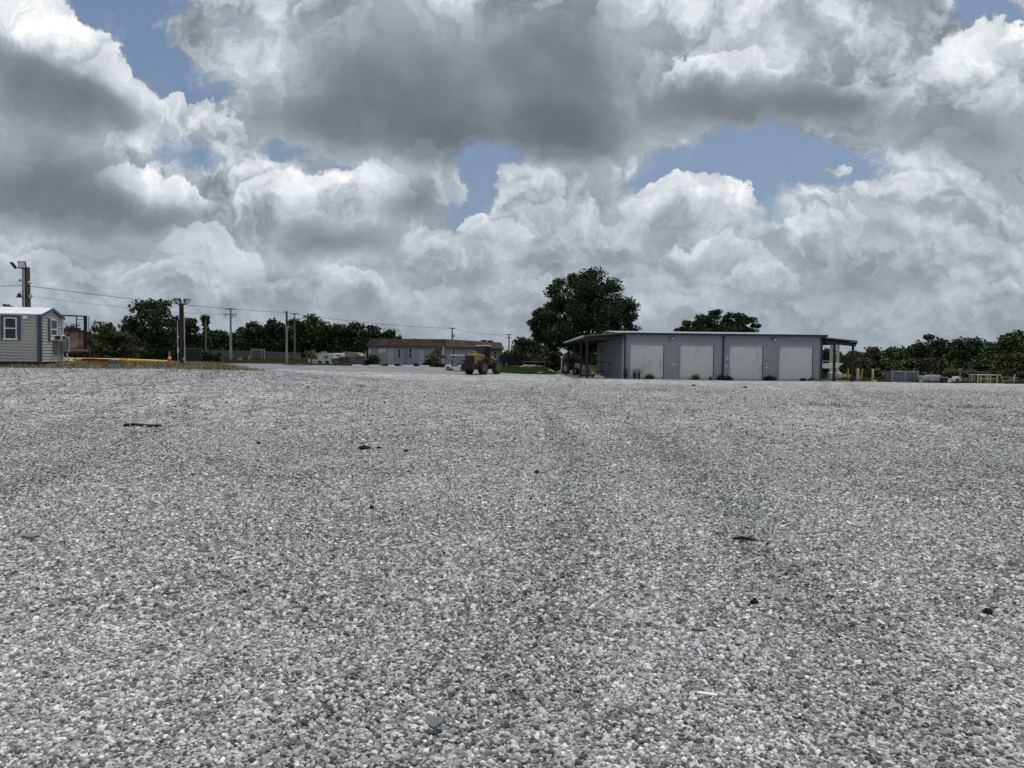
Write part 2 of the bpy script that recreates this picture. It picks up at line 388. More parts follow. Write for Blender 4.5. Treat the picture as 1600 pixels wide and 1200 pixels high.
def gravel_sheet_mat():
    m = bpy.data.materials.new('crushed_stone'); m.use_nodes = True; nt = m.node_tree; q = G(nt); p = nt.nodes['Principled BSDF']
    tc = q.n('ShaderNodeTexCoord'); v = tc.outputs['Object']
    vw = q.v('ADD', v, q.v('SCALE', q.v('SUBTRACT', q.noise(v, 30, 2, .5, col=True), (.5, .5, .5)), sc=.02))
    vo = q.n('ShaderNodeTexVoronoi', voronoi_dimensions='2D'); q.put(vo.inputs['Vector'], vw); vo.inputs['Scale'].default_value = 26
    vb = q.n('ShaderNodeTexVoronoi', voronoi_dimensions='2D'); q.put(vb.inputs['Vector'], vw); vb.inputs['Scale'].default_value = 9
    cr = q.sep(vo.outputs['Color'])[0]; cb = q.sep(vb.outputs['Color'])[0]
    speck = q.m('ADD', q.m('MULTIPLY', cr, .66), q.m('MULTIPLY', cb, .34))
    dist = q.n('ShaderNodeTexVoronoi', voronoi_dimensions='2D'); q.put(dist.inputs['Vector'], q.v('MULTIPLY', v, (1, .45, 1))); dist.inputs['Scale'].default_value = 3.2
    far = q.sep(dist.outputs['Color'])[0]
    # broad patches: wheel tracks, thin spots where darker fines show
    patch = lot_patches(q, v)
    f = q.m('ADD', speck, q.m('MULTIPLY', q.m('SUBTRACT', far, .5), .30))
    f = q.m('ADD', f, q.m('SUBTRACT', patch, .06), clamp=True)
    c = q.ramp(f, [(p_ * .9 + .03, c_) for p_, c_ in STONE[:-1]])
    q.put(p.inputs['Base Color'], c); p.inputs['Roughness'].default_value = .85; p.inputs['Specular IOR Level'].default_value = .3
    hgt_ = q.m('SUBTRACT', q.m('SUBTRACT', 1, q.m('MULTIPLY', vo.outputs['Distance'], 1.2)), q.m('MULTIPLY', vb.outputs['Distance'], .6))
    hgt_ = q.m('ADD', hgt_, q.m('MULTIPLY', q.m('SUBTRACT', 1, dist.outputs['Distance']), .9))
    bn = q.n('ShaderNodeBump'); bn.inputs['Strength'].default_value = .9; bn.inputs['Distance'].default_value = .03
    q.put(bn.inputs['Height'], hgt_); q.put(p.inputs['Normal'], bn.outputs[0])
    return m
def stone_mat():
    m = bpy.data.materials.new('loose_stone'); m.use_nodes = True; nt = m.node_tree; q = G(nt); p = nt.nodes['Principled BSDF']
    a = q.n('ShaderNodeAttribute', attribute_name='tint'); tc = q.n('ShaderNodeTexCoord'); v = tc.outputs['Object']
    patch = lot_patches(q, v)
    f = q.m('ADD', a.outputs['Fac'], patch)
    f = q.m('ADD', f, q.m('MULTIPLY', q.m('SUBTRACT', q.noise(v, 140, 3, .6), .5), .35), clamp=True)
    q.put(p.inputs['Base Color'], q.ramp(f, STONE)); p.inputs['Roughness'].default_value = .8; p.inputs['Specular IOR Level'].default_value = .3
    return m
rng = np.random.default_rng(7)
XN = np.concatenate([np.linspace(-160, -62, 30)[:-1], np.arange(-62, 72.1, 1.0), np.linspace(72, 170, 30)[1:]])
YN = np.concatenate([np.linspace(-60, -6, 20)[:-1], np.arange(-6, 112.1, 1.0), np.linspace(112, 200, 20)[1:]])
far_x = np.concatenate([np.linspace(-4000, -160, 16)[:-1], XN, np.linspace(170, 4000, 16)[1:]])
far_y = np.concatenate([np.linspace(-2500, -60, 10)[:-1], YN, np.geomspace(200, 6000, 16)[1:]])
scrub_ground = mat('scrub_ground', (.075, .080, .038), .95, .45, .35, bump=.6, bs=4, dirt=(.16, .14, .10), dirt_amt=.5, dirt_s=.12)
sheet('ground', far_x, far_y, -.06, scrub_ground)
LOT = [(-160, -60), (170, -60), (170, 57), (60, 60), (31.5, 64.5), (30, 92), (5, 92), (3.5, 80), (-1.8, 76), (-4, 84), (-9, 89), (-18, 89), (-30, 96), (-60, 96), (-60, 46), (-31, 45), (-16.5, 45),
       (-13.2, 36.5), (-15.5, 34.2), (-22, 32.6), (-40, 32.2), (-160, 30)]
def edge_noise(x, y): return .5 * np.sin(x * 1.7 + np.sin(y * 2.3)) + .35 * np.sin(x * 4.1 + y * 3.3)
lot_m = gravel_sheet_mat()
XL = np.concatenate([np.linspace(-160, -45, 40)[:-1], np.arange(-45, 45.1, .5), np.linspace(45, 170, 50)[1:]])
YL = np.concatenate([np.linspace(-60, -6, 12)[:-1], np.arange(-6, 112.1, .5)])
lot = sheet('gravel_lot', XL, YL, 0.0, lot_m, keep=lambda x, y: pip(x + .3 * edge_noise(x, y), y + .3 * edge_noise(y, x), LOT))
# smoother packed drive behind the lot
ROAD = [(-70, 60), (-30, 60), (-16, 64), (-6, 71), (-1.8, 74.5), (-1.7, 103), (-9, 91.5), (-17, 91.5), (-28, 93), (-70, 93)]
asphalt = mat('packed_drive', (.185, .19, .205), .92, .16, .6, bump=.3, bs=25, dirt=(.13, .13, .14), dirt_amt=.4, dirt_s=.25, stretch=(.3, 1, 1))
drive = sheet('drive', np.arange(-70, 12.1, .5), np.arange(56, 112.1, .5), .012, asphalt, keep=lambda x, y: pip(x, y + .8 * edge_noise(x * .4, y), ROAD))

# loose stones lying on the near part of the lot: real stones, one mass
def icos():
    p = (1 + 5 ** .5) / 2
    v = np.array([(-1, p, 0), (1, p, 0), (-1, -p, 0), (1, -p, 0), (0, -1, p), (0, 1, p), (0, -1, -p), (0, 1, -p), (p, 0, -1), (p, 0, 1), (-p, 0, -1), (-p, 0, 1)], float) / 1.9
    f = np.array([(0, 11, 5), (0, 5, 1), (0, 1, 7), (0, 7, 10), (0, 10, 11), (1, 5, 9), (5, 11, 4), (11, 10, 2), (10, 7, 6), (7, 1, 8), (3, 9, 4), (3, 4, 2), (3, 2, 6), (3, 6, 8), (3, 8, 9), (4, 9, 5), (2, 4, 11), (6, 2, 10), (8, 6, 7), (9, 8, 1)])
    return v, f
def octa():
    v = np.array([(1, 0, .1), (0, 1, -.1), (-1, 0, .1), (0, -1, -.1), (.1, 0, 1), (0, .1, -1)], float)
    f = np.array([(0, 1, 4), (1, 2, 4), (2, 3, 4), (3, 0, 4), (1, 0, 5), (2, 1, 5), (3, 2, 5), (0, 3, 5)])
    return v, f
def stones(y0, y1, dens, size, base, wob, fade=None):
    ys = rng.uniform(y0, y1, int(dens * (y1 - y0) * (1.5 * y1 + 3.0)))
    xs = rng.uniform(-1, 1, len(ys)) * (.75 * y1 + 1.5)
    k = np.abs(xs) < .75 * ys + 1.5
    if fade: k &= rng.uniform(0, 1, len(ys)) < 1 - S((ys - fade[0]) / (fade[1] - fade[0]))
    xs, ys = xs[k], ys[k]; n = len(xs)
    v, f = base; nv = len(v)
    V = v[None] * (1 + rng.uniform(-wob, wob, (n, nv, 3)))
    V *= (size * rng.lognormal(0, .42, n).clip(.4, 2.3))[:, None, None] * rng.uniform((.8, .65, .5), (1.3, 1.0, .85), (n, 3))[:, None, :]
    # random tumbling, then a turn about the vertical
    a, b, c_ = rng.uniform(-.8, .8, n), rng.uniform(0, 2 * math.pi, n), rng.uniform(-.6, .6, n)
    ca, sa, cb, sb, cc, sc2 = np.cos(a), np.sin(a), np.cos(b), np.sin(b), np.cos(c_), np.sin(c_)
    y_ = V[..., 1] * ca[:, None] - V[..., 2] * sa[:, None]; z_ = V[..., 1] * sa[:, None] + V[..., 2] * ca[:, None]
    x_ = V[..., 0] * cc[:, None] + z_ * sc2[:, None]; z_ = -V[..., 0] * sc2[:, None] + z_ * cc[:, None]
    x2 = x_ * cb[:, None] - y_ * sb[:, None]; y2 = x_ * sb[:, None] + y_ * cb[:, None]
    x2 += xs[:, None]; y2 += ys[:, None]; z_ += (hgt(xs, ys) + rng.uniform(-.5, .7, n) * size)[:, None]
    co = np.stack([x2, y2, z_], -1).reshape(-1, 3)
    fs = (f[None] + (np.arange(n) * nv)[:, None, None]).reshape(-1, 3)
    t = rng.beta(1.35, 1.5, n); t = np.where(rng.uniform(0, 1, n) < .035, rng.uniform(.9, 1.05, n), t)
    return co, fs, np.repeat(t, len(f))
def join(parts):
    off = 0; a, b, c = [], [], []
    for co, fs, t in parts: a.append(co); b.append(fs + off); c.append(t); off += len(co)
    return np.concatenate(a), np.concatenate(b), np.concatenate(c)
def boxy():
    v = np.array([(x, y, z) for x in (-1, 1) for y in (-1, 1) for z in (-1, 1)], float) * .72
    return v, np.array([(0, 1, 3), (0, 3, 2), (4, 6, 7), (4, 7, 5), (0, 4, 5), (0, 5, 1), (2, 3, 7), (2, 7, 6), (0, 2, 6), (0, 6, 4), (1, 5, 7), (1, 7, 3)])
sc_, sf_, st_ = join([stones(2.0, 4.2, 6200, .0086, icos(), .30), stones(4.2, 8.5, 3700, .0100, boxy(), .34), stones(8.5, 19, 1650, .0130, octa(), .36, fade=(11, 19)), stones(13, 58, 130, .021, octa(), .3, fade=(26, 58))])
gm = mesh_np('gravel', sc_, sf_, st_); gm.materials.append(stone_mat())
gob = bpy.data.objects.new('gravel', gm); COL.objects.link(gob)
tag(gob, 'loose grey crushed stones covering the near part of the lot', None, None, 'stuff')

# ================================================================== LARGE STRUCTURES
wall_blue = mat('blue_grey_metal', (.27, .295, .325), .5, .06, 1.2, dirt=(.24, .26, .28), dirt_amt=.35, dirt_s=.6)
wall_pale = mat('pale_metal_siding', (.30, .315, .335), .5, .06, 1.0, dirt=(.25, .26, .27), dirt_amt=.3)
trim_dark = mat('dark_blue_trim', (.018, .024, .05), .45, .2)
trim_pale = mat('pale_trim', (.50, .53, .56), .5, .08)
roof_white = mat('white_roof_sheet', (.62, .64, .65), .42, .06, 2.0, dirt=(.5, .5, .5), dirt_amt=.3)
door_white = mat('white_roller_door', (.60, .60, .59), .45, .05, .8, dirt=(.44, .43, .41), dirt_amt=.4, dirt_s=.8, stretch=(1.2, 1, .5))
steel_red = mat('red_oxide_steel', (.022, .012, .011), .6, .35, 3)
steel_dark = mat('dark_steel', (.028, .027, .028), .55, .3)
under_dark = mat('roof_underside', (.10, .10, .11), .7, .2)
white_p = mat('white_paint', (.72, .72, .70), .5, .08, dirt=(.45, .44, .40), dirt_amt=.35)
black_p = mat('black_rubber', (.018, .018, .02), .75, .3)
lamp_glass = mat('lamp_glass', (.75, .77, .78), .2, .05)
conc = mat('concrete', (.36, .355, .34), .9, .2, 3, bump=.3, dirt=(.2, .2, .19), dirt_amt=.5)
wood_pole = mat('weathered_pole', (.10, .082, .065), .9, .35, 2.5, bump=.5, stretch=(8, 8, .6))
wood_grey = mat('grey_pole', (.15, .14, .125), .9, .3, 2.5, bump=.5, stretch=(8, 8, .6))
galv = mat('galvanised', (.42, .44, .46), .45, .12, metal=.3)

# ---- the four-bay garage: local x along the front, y backwards, origin at the front left corner
GX0, GY0 = ex(975, 64.5, 560), 64.5
GX1 = ex(1284, 64.5, 560)
GW = GX1 - GX0; GD = 20.5; EAVE, RIDGE = 4.22, 4.74
gar = thing('garage_building', 'long blue-grey metal garage with four closed white roller doors across its front', 'garage', (GX0, GY0, .0))
doors = [(ex(a, 64.5, 563) - GX0, ex(b, 64.5, 563) - GX0) for a, b in ((984, 1037.5), (1062, 1115.5), (1139.5, 1192.5), (1217.5, 1270.5))]
DH = 3.12
w = MB()
def rib_panel(w, x0, x1, z0, z1, y=0.0, step=.3):
    """profiled metal sheet facing -Y"""
    w.box(((x0 + x1) / 2, y + .04, (z0 + z1) / 2), (x1 - x0, .08, z1 - z0))
    x = math.ceil(x0 / step) * step
    while x < x1 - .03:
        w.box((x, y - .012, (z0 + z1) / 2), (.055, .024, z1 - z0 - .004)); x += step
px_ = 0.0
for a, b in doors:
    rib_panel(w, px_ + .003, a - .003, -.3, EAVE - .15); rib_panel(w, a, b, DH + .003, EAVE - .15); px_ = b
rib_panel(w, px_ + .003, GW, -.3, EAVE - .15)
# side walls with gable tops, rear wall
for x, sgn in ((0.0, -1), (GW, 1)):
    w.prism([(.081, -.4), (GD - .081, -.4), (GD - .081, EAVE - .15), (GD / 2, RIDGE - .15), (.081, EAVE - .15)], .08, (x - sgn * .04, 0, 0), 'YZ')
    y = .4
    while y < GD - .2:
        w.box((x + sgn * .010, y, (EAVE - .6) / 2 + .0), (.02, .05, EAVE - .3)); y += .3
w.box((GW / 2, GD - .04, EAVE / 2 - .3), (GW, .08, EAVE + .3))
w.build('wall', wall_blue, gar)
r = MB(); slope = math.atan2(RIDGE - EAVE, GD / 2)
for s_ in (0, 1):
    y0, y1 = (-.35, GD / 2) if s_ == 0 else (GD + .35, GD / 2)
    z0 = EAVE - .03
    vs = [(-.3, y0, z0), (GW + .3, y0, z0), (GW + .3, y1, RIDGE), (-.3, y1, RIDGE)]; vs += [(a, b, c - .07) for a, b, c in vs]
    r.add(vs, [(0, 1, 2, 3), (7, 6, 5, 4), (0, 4, 5, 1), (1, 5, 6, 2), (2, 6, 7, 3), (3, 7, 4, 0)])
    x = 0
    while x < GW:
        r.add([(x - .03, y0, z0 + .003), (x + .03, y0, z0 + .003), (x + .03, y1, RIDGE + .003), (x - .03, y1, RIDGE + .003), (x - .02, y0, z0 + .035), (x + .02, y0, z0 + .035), (x + .02, y1, RIDGE + .035), (x - .02, y1, RIDGE + .035)],
              [(0, 1, 2, 3), (7, 6, 5, 4), (0, 4, 5, 1), (1, 5, 6, 2), (2, 6, 7, 3), (3, 7, 4, 0)]); x += .6
r.build('roof', roof_white, gar)
t = MB(); t.box((GW / 2, -.40, EAVE - .13), (GW + .6, .10, .20)); t.box((GW + .32, GD / 2, EAVE - .2), (.03, GD, .14)); t.build('gutter', trim_dark, gar)
for x in (.06, GW / 2, GW - .06):
    d = MB(); d.box((x, -.09, (EAVE - .24) / 2), (.13, .11, EAVE - .24)); d.box((x, -.22, EAVE - .3), (.12, .3, .1)); d.build('downspout', trim_dark, gar)
for x, sg in ((-.045, -1), (GW + .045, 1)):
    d = MB(); d.box((x, .30, EAVE / 2 - .1), (.05, .60, EAVE - .1)); d.build('corner_trim', trim_pale, gar)
for a, b in doors:
    d = MB(); z = .02
    while z < DH - .01:
        d.box(((a + b) / 2, .10, z + .055), (b - a - .10, .05, .186)); d.box(((a + b) / 2, .071, z + .05), (b - a - .10, .018, .12)); z += .19
    dd = d.build('roller_door', door_white, gar)
    f = MB(); f.box(((a + b) / 2, -.035, DH + .09), (b - a + .3, .06, .14)); f.box((a - .05, -.035, DH / 2), (.10, .06, DH)); f.box((b + .05, -.035, DH / 2), (.10, .06, DH))
    f.build('door_frame', wall_pale, gar)
    k = MB(); k.box(((a + b) / 2, .045, .12), (b - a - .12, .03, .10)); k.build('bottom_bar', galv, dd)
for x in (ex(1048.5, 64.5) - GX0, ex(1208, 64.5) - GX0):
    l = MB(); l.box((x, -.16, 3.72), (.32, .22, .17), bev=.03); l.box((x, -.06, 3.80), (.10, .1, .10)); lo = l.build('wall_light', steel_dark, gar)
    k = MB(); k.box((x, -.285, 3.70), (.22, .03, .10)); k.build('lens', lamp_glass, lo)
def wall_sign(x, z, wd, h, rows, base=white_p):
    s_ = MB(); s_.box((x, -.05, z), (wd, .02, h)); so = s_.build('sign_plate', base, gar)
    if rows:
        k = MB()
        for i in range(rows): k.box((x - wd * .03 * (i % 2), -.064, z + h * .5 - h * (i + .7) / (rows + .4)), (wd * (.8 - .15 * (i % 2)), .006, h * .34 / rows))
        k.build('lettering', trim_dark, so)
for (px, py, wd, h, rw) in ((1054.5, 569.5, .50, .16, 1), (1049.5, 570, .12, .08, 0), (1135.5, 560, .22, .26, 2), (1134.5, 572, .22, .2, 2), (1197.5, 569, .2, .14, 1), (1198, 574, .22, .1, 0), (1203, 568.5, .18, .22, 1)):
    wall_sign(ex(px, 64.5) - GX0, ez(px, py, 64.5), wd, h, rw, white_p if px != 1203 else mat('yellow_sign', (.55, .50, .08), .6))
# personnel door and fittings on the side wall
k = MB(); k.box((-.06, GD - 3.2, 1.0), (.05, 1.0, 2.1)); dd = k.build('side_door', wall_pale, gar); k = MB(); k.tube((-.09, GD - 3.55, 1.0), (-.16, GD - 3.55, 1.0), .03); k.build('handle', steel_dark, dd)
k = MB(); k.box((-.08, GD * .80, 2.75), (.08, .25, .32), bev=.02); k.build('vent_hood', steel_dark, gar)
k = MB(); k.box((-.09, GD * .42, 1.25), (.09, .22, .30), bev=.02); k.build('meter_box', steel_dark, gar)

# ---- open lean-to roofs at both ends of the garage
def lean_to(name, label, x_in, x_out, zi, zo, y0, y1, posts, extra=None):
    o = thing(name, label, 'lean-to roof')
    r = MB(); vs = [(x_in, y0, zi), (x_out, y0, zo), (x_out, y1, zo), (x_in, y1, zi)]; vs += [(a, b, c - .05) for a, b, c in vs]
    r.add(vs, [(0, 1, 2, 3), (7, 6, 5, 4), (0, 4, 5, 1), (1, 5, 6, 2), (2, 6, 7, 3), (3, 7, 4, 0)])
    n = 0; y = y0 + .15
    while y < y1:
        r.tube((x_in, y, zi + .02), (x_out, y, zo + .02), .022, n=4); y += .45
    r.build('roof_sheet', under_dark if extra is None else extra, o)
    b = MB(); dz = .20
    for i in range(5):
        f = i / 4; x = x_in + (x_out - x_in) * (f * .96 + .02); z = zi + (zo - zi) * (f * .96 + .02) - .16
        b.box((x, (y0 + y1) / 2, z), (.07, y1 - y0 - .05, .17))
    b.build('purlins', steel_dark, o)
    sg = 1 if x_out > x_in else -1
    for y in sorted({p[1] for p in posts}):
        bb = MB(); L_ = math.hypot(x_out - x_in, zo - zi)
        bb.box(((x_in + x_out) / 2 + 0, y, (zi + zo) / 2 - .37), (abs(x_out - x_in) - .06, .12, .24), ry=-math.atan2(zo - zi, x_out - x_in) * 1.0)
        bb.build('rafter', steel_red, o)
    for (x, y) in posts:
        zt = zi + (zo - zi) * (x - x_in) / (x_out - x_in) - .26
        p = MB(); gg = gz(x, y); p.box((x, y, (zt + gg) / 2 - .1), (.17, .17, zt - gg + .2)); po = p.build('post', steel_red, o)
        k = MB(); k.box((x, y, gg + .02), (.32, .32, .05)); k.build('base_plate', steel_dark, po)
    return o
xo = ex(912, 63.9, 525)
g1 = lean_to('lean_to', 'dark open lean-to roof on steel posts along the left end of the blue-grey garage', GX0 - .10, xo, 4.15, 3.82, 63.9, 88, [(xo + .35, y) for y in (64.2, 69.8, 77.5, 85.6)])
k = MB(); k.box((xo - .05, 76, 3.79), (.08, 24.1, .16)); k.build('eave_gutter', trim_pale, g1)
k = MB(); k.box((xo + 1.5, 70.4, 1.45), (2.6, .08, .10)); k.box((xo + 1.5, 70.4, .55), (2.6, .08, .10)); k.build('cross_rail', steel_red, g1)
xo2 = ex(1340, 64.0, 531)
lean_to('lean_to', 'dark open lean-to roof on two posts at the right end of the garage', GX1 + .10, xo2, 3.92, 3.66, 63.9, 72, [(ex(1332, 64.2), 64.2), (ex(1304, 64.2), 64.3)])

# ---- the low office building with the brown mansard roof
brown = mat('rusty_brown_shingle', (.105, .064, .043), .9, .45, 1.1, bump=.5, bs=14, dirt=(.038, .036, .03), dirt_amt=.85, dirt_s=.5, stretch=(1, 1, 2.5))
siding = mat('grey_siding', (.27, .285, .305), .7, .06, 1.5, dirt=(.25, .255, .26), dirt_amt=.3)
dark_glass = glass_mat('dark_window_glass', (.02, .022, .026), .12)
blue_trim = mat('light_blue_trim', (.16, .24, .33), .6, .12)
off = thing('office_building', 'low grey office building with rusty brown mansard roof behind the parking stops', 'building')
pA = Vector((ex(575.5, 91, 556), 91, 0)); pB = Vector((ex(697, 90, 556), 90, 0)); pC = Vector((ex(785, 104, 556), 104, 0))
pD = pC + Vector((-4, 12, 0)); pE = pA + Vector((.5, 14, 0))
ZB = .35; ZE = ez(636, 540.8, 90.5); ZR = ez(640, 529.6, 91.2)
def seg_wall(mb, a, b, z0, z1, th=.2, lap=True):
    d = b - a; L_ = d.length; ang = math.atan2(d.y, d.x)
    mb.T = Matrix.Translation((a.x, a.y, 0)) @ Matrix.Rotation(ang, 4, 'Z')
    mb.box((L_ / 2, th / 2, (z0 + z1) / 2), (L_, th, z1 - z0))
    if lap:
        z = z0 + .2
        while z < z1 - .1: mb.box((L_ / 2, -.008, z), (L_ - .02, .016, .035)); z += .2
    T = mb.T; mb.T = Matrix(); return T, L_
w = MB()
TA, LA = seg_wall(w, pA, pB, ZB, ZE); TB, LB = seg_wall(w, pB + Vector((.01, .01, 0)), pC, ZB, ZE); seg_wall(w, pC, pD, ZB, ZE); seg_wall(w, pE, pA + Vector((0, .21, 0)), ZB, ZE, lap=False)
w.build('wall', siding, off)
r = MB()
def mansard(pts, zlo, zhi, inset, outset):
    """sloping brown band round the flat roof"""
    n = len(pts); c = sum(pts, Vector()) / n
    def off_(k, dist):
        p0, p1, p2 = pts[k - 1], pts[k], pts[(k + 1) % n]
        e1 = (p1 - p0).normalized(); e2 = (p2 - p1).normalized()
        n1 = Vector((e1.y, -e1.x, 0)); n2 = Vector((e2.y, -e2.x, 0)); b_ = (n1 + n2); b_ = b_ / max(.3, (b_.length_squared / 2)); return p1 + b_ * dist
    lo = [off_(k, outset) + Vector((0, 0, zlo)) for k in range(n)]; hi = [off_(k, -inset) + Vector((0, 0, zhi)) for k in range(n)]
    r.add(lo + hi, [(k, (k + 1) % n, n + (k + 1) % n, n + k) for k in range(n)] + [tuple(range(n, 2 * n)), tuple(range(n - 1, -1, -1))])
mansard([pA, pB, pC, pD, pE], ZE - .05, ZR, .18, .26)
ro = r.build('roof', brown, off)
k = MB(); k.T = TA.copy(); k.box((LA / 2 + .1, -.32, ZE - .08), (LA + .4, .05, .14)); k.T = TB.copy(); k.box((LB / 2, -.32, ZE - .08), (LB, .05, .14)); k.T = Matrix(); k.build('fascia', mat('dark_fascia', (.035, .033, .032), .8), off)
for fx in (.68, .80):
    p_ = pB.lerp(pC, fx) + Vector((-.4, 1.6, ZR)); k = MB(); k.box((p_.x, p_.y, p_.z + .08), (.8, .7, .36), bev=.04); k.build('roof_vent', steel_dark, ro)
def on_wall(T, px, Yref):
    """local x on a wall for a pixel column"""
    d = ray(px, 556); o = T.inverted() @ Vector((0, 0, EYE)); dd = T.inverted().to_3x3() @ d; tt = -o.y / dd.y; return o.x + dd.x * tt, (T @ (o + dd * tt)).y
def opening(T, x0p, x1p, yt, yb, glass, frame, name='window', bars=0):
    x0, Y = on_wall(T, x0p, 0); x1, _ = on_wall(T, x1p, 0); zt = ez((x0p + x1p) / 2, yt, Y); zb = ez((x0p + x1p) / 2, yb, Y)
    f = MB(); f.T = T.copy(); c = ((x0 + x1) / 2, -.03, (zt + zb) / 2); th = .07
    f.box((c[0], -.035, zt), (x1 - x0 + th, .07, th)); f.box((c[0], -.035, zb), (x1 - x0 + th, .07, th)); f.box((x0, -.034, c[2]), (th, .068, zt - zb - th)); f.box((x1, -.034, c[2]), (th, .068, zt - zb - th))
    for i in range(bars): f.box((c[0], -.036, zb + (zt - zb) * (i + 1) / (bars + 1)), (x1 - x0 - th, .04, .05))
    fo = f.build(name, frame, off)
    p = MB(); p.T = T.copy(); p.box((c[0], -.022, c[2]), (x1 - x0 - .04, .02, zt - zb - .04)); p.build('pane' if name == 'window' else 'leaf', glass, fo)
opening(TA, 621.5, 626.5, 544.5, 559, dark_glass, mat('window_frame_grey', (.42, .44, .45), .6), bars=1)
opening(TA, 638.5, 644, 544, 559, dark_glass, MATS['window_frame_grey'], bars=1)
opening(TA, 607.5, 613, 545, 572, mat('grey_door', (.32, .33, .345), .6), trim_pale, 'door')
opening(TA, 608.5, 612, 546.5, 551, dark_glass, trim_pale)
opening(TA, 653.5, 663.5, 545, 573, mat('pale_door', (.30, .34, .38), .6), blue_trim, 'door')
opening(TB, 706.5, 710, 544.5, 559, dark_glass, MATS['window_frame_grey'], bars=1)
opening(TB, 727.5, 731, 546.5, 551.5, dark_glass, white_p); opening(TB, 732.5, 737, 546.5, 551.5, dark_glass, white_p)
opening(TB, 771.5, 775, 549, 561, dark_glass, MATS['window_frame_grey'], bars=1)
for (a, b, c_, d_) in ((592, 597.5, 545, 551), (599, 602.5, 545, 551), (576.5, 579, 546, 552)):
    x0, Y = on_wall(TA, a, 0); x1, _ = on_wall(TA, b, 0); zt = ez(a, c_, Y); zb = ez(a, d_, Y)
    k = MB(); k.T = TA.copy(); k.box(((x0 + x1) / 2, -.04, (zt + zb) / 2), (x1 - x0, .03, zt - zb)); so = k.build('notice_board', white_p, off)
    for q_ in (.3, .7): k = MB(); k.T = TA.copy(); k.box(((x0 + x1) / 2, -.058, zb + (zt - zb) * q_), ((x1 - x0) * .7, .006, .035)); k.build('lettering', steel_dark, so)
for px in (632, 635.5):
    x0, Y = on_wall(TA, px, 0); k = MB(); k.T = TA.copy(); k.box((x0, -.07, (ZB + ZE) / 2), (.09, .08, ZE - ZB)); k.build('downspout', mat('grey_downspout', (.17, .20, .25), .6), off)
x0, Y = on_wall(TA, 693.5, 0); k = MB(); k.T = TA.copy(); k.box((x0, -.30, (ZB + ZE) / 2), (.12, .10, ZE - ZB)); k.build('downspout', white_p, off)
x0, Y = on_wall(TA, 690, 0); k = MB(); k.T = TA.copy(); k.box((x0 - .2, -.10, ez(690, 558, Y)), (.26, .14, .30)); k.build('meter_box', trim_pale, off)

# ---- the small site shed on the left
sA = Vector((ex(62.5, 34, 540), 34, 0)); th_ = R(-10.7)
SZ0 = ez(62, 565.5, 34); SZE = ez(62, 491.5, 34); SZR = SZE + .36
shed = thing('site_shed', 'small grey corrugated site shed with blue trim and white roof beside the yellow pipes', 'shed', (sA.x, sA.y, 0), -th_ * -1 if 0 else 0)
shed.rotation_euler = (0, 0, -R(10.7) * -1)
# local x: along the front towards the left is -x; local y goes back along the end wall
shed.rotation_euler = (0, 0, R(10.7))
SL, SW = 6.4, 2.42
sid_shed = mat('grey_lap_siding', (.37, .36, .345), .45, .05, 1.5, dirt=(.27, .27, .27), dirt_amt=.3)
blue_sh = mat('shed_blue_trim', (.055, .085, .13), .5, .1)
w = MB()
def lap(w, axis, a0, a1, pos, z0, z1, out, step=.142, cut=None):
    """horizontal profiled boards on a wall"""
    z = z0
    while z < z1 - .01:
        h = min(step, z1 - z)
        if axis == 'x': vs = [(a0, pos, z), (a1, pos, z), (a0, pos - out * .038, z + .012), (a1, pos - out * .038, z + .012), (a0, pos - out * .006, z + h), (a1, pos - out * .006, z + h)]
        else: vs = [(pos, a0, z), (pos, a1, z), (pos + out * .038, a0, z + .012), (pos + out * .038, a1, z + .012), (pos + out * .006, a0, z + h), (pos + out * .006, a1, z + h)]
        w.add(vs, [(0, 1, 3, 2), (2, 3, 5, 4)]); z += step
w.box((-SL / 2, .05, (SZ0 + SZE) / 2), (SL, .10, SZE - SZ0)); lap(w, 'x', -SL, 0, 0, SZ0, SZE, 1)
w.prism([(.10, SZ0), (SW, SZ0), (SW, SZE), (SW / 2, SZR), (.10, SZE + .03)], .10, (-.05, 0, 0), 'YZ')
w.prism([(.10, SZ0), (SW, SZ0), (SW, SZE), (SW / 2, SZR), (.10, SZE + .03)], .10, (-SL + .05, 0, 0), 'YZ')
w.box((-SL / 2, SW - .05, (SZ0 + SZE) / 2), (SL - .2, .10, SZE - SZ0))
z = SZ0
while z < SZR - .06:
    e = 0 if z < SZE - .1 else (z + .1 - SZE) / (SZR - SZE) * SW / 2
    lap(w, 'y', .06 + e, SW - .06 - e, 0, z, min(z + .142, SZR), 1, cut=None); z += .142
w.build('wall', sid_shed, shed)
r = MB()
for sg in (0, 1):
    y0, y1 = (-.10, SW / 2) if sg == 0 else (SW + .10, SW / 2); zl = SZE - .02
    n = 46; vs = []; xs_ = np.linspace(-SL - .1, .10, n * 2 + 1)
    for i, x in enumerate(xs_): h_ = .028 if i % 2 else 0; vs += [(x, y0, zl + h_ + .03), (x, y1, SZR + h_ + .03)]
    m_ = len(xs_); fs = [(2 * i, 2 * i + 2, 2 * i + 3, 2 * i + 1) for i in range(m_ - 1)]
    vs += [(a, b, c - .04) for a, b, c in vs]; fs += [tuple(j + 2 * m_ for j in reversed(f)) for f in fs] + [(2 * i, 2 * i + 2 * m_, 2 * i + 2 + 2 * m_, 2 * i + 2) for i in range(m_ - 1)]
    r.add(vs, fs)
r.build('roof', roof_white, shed)
k = MB()
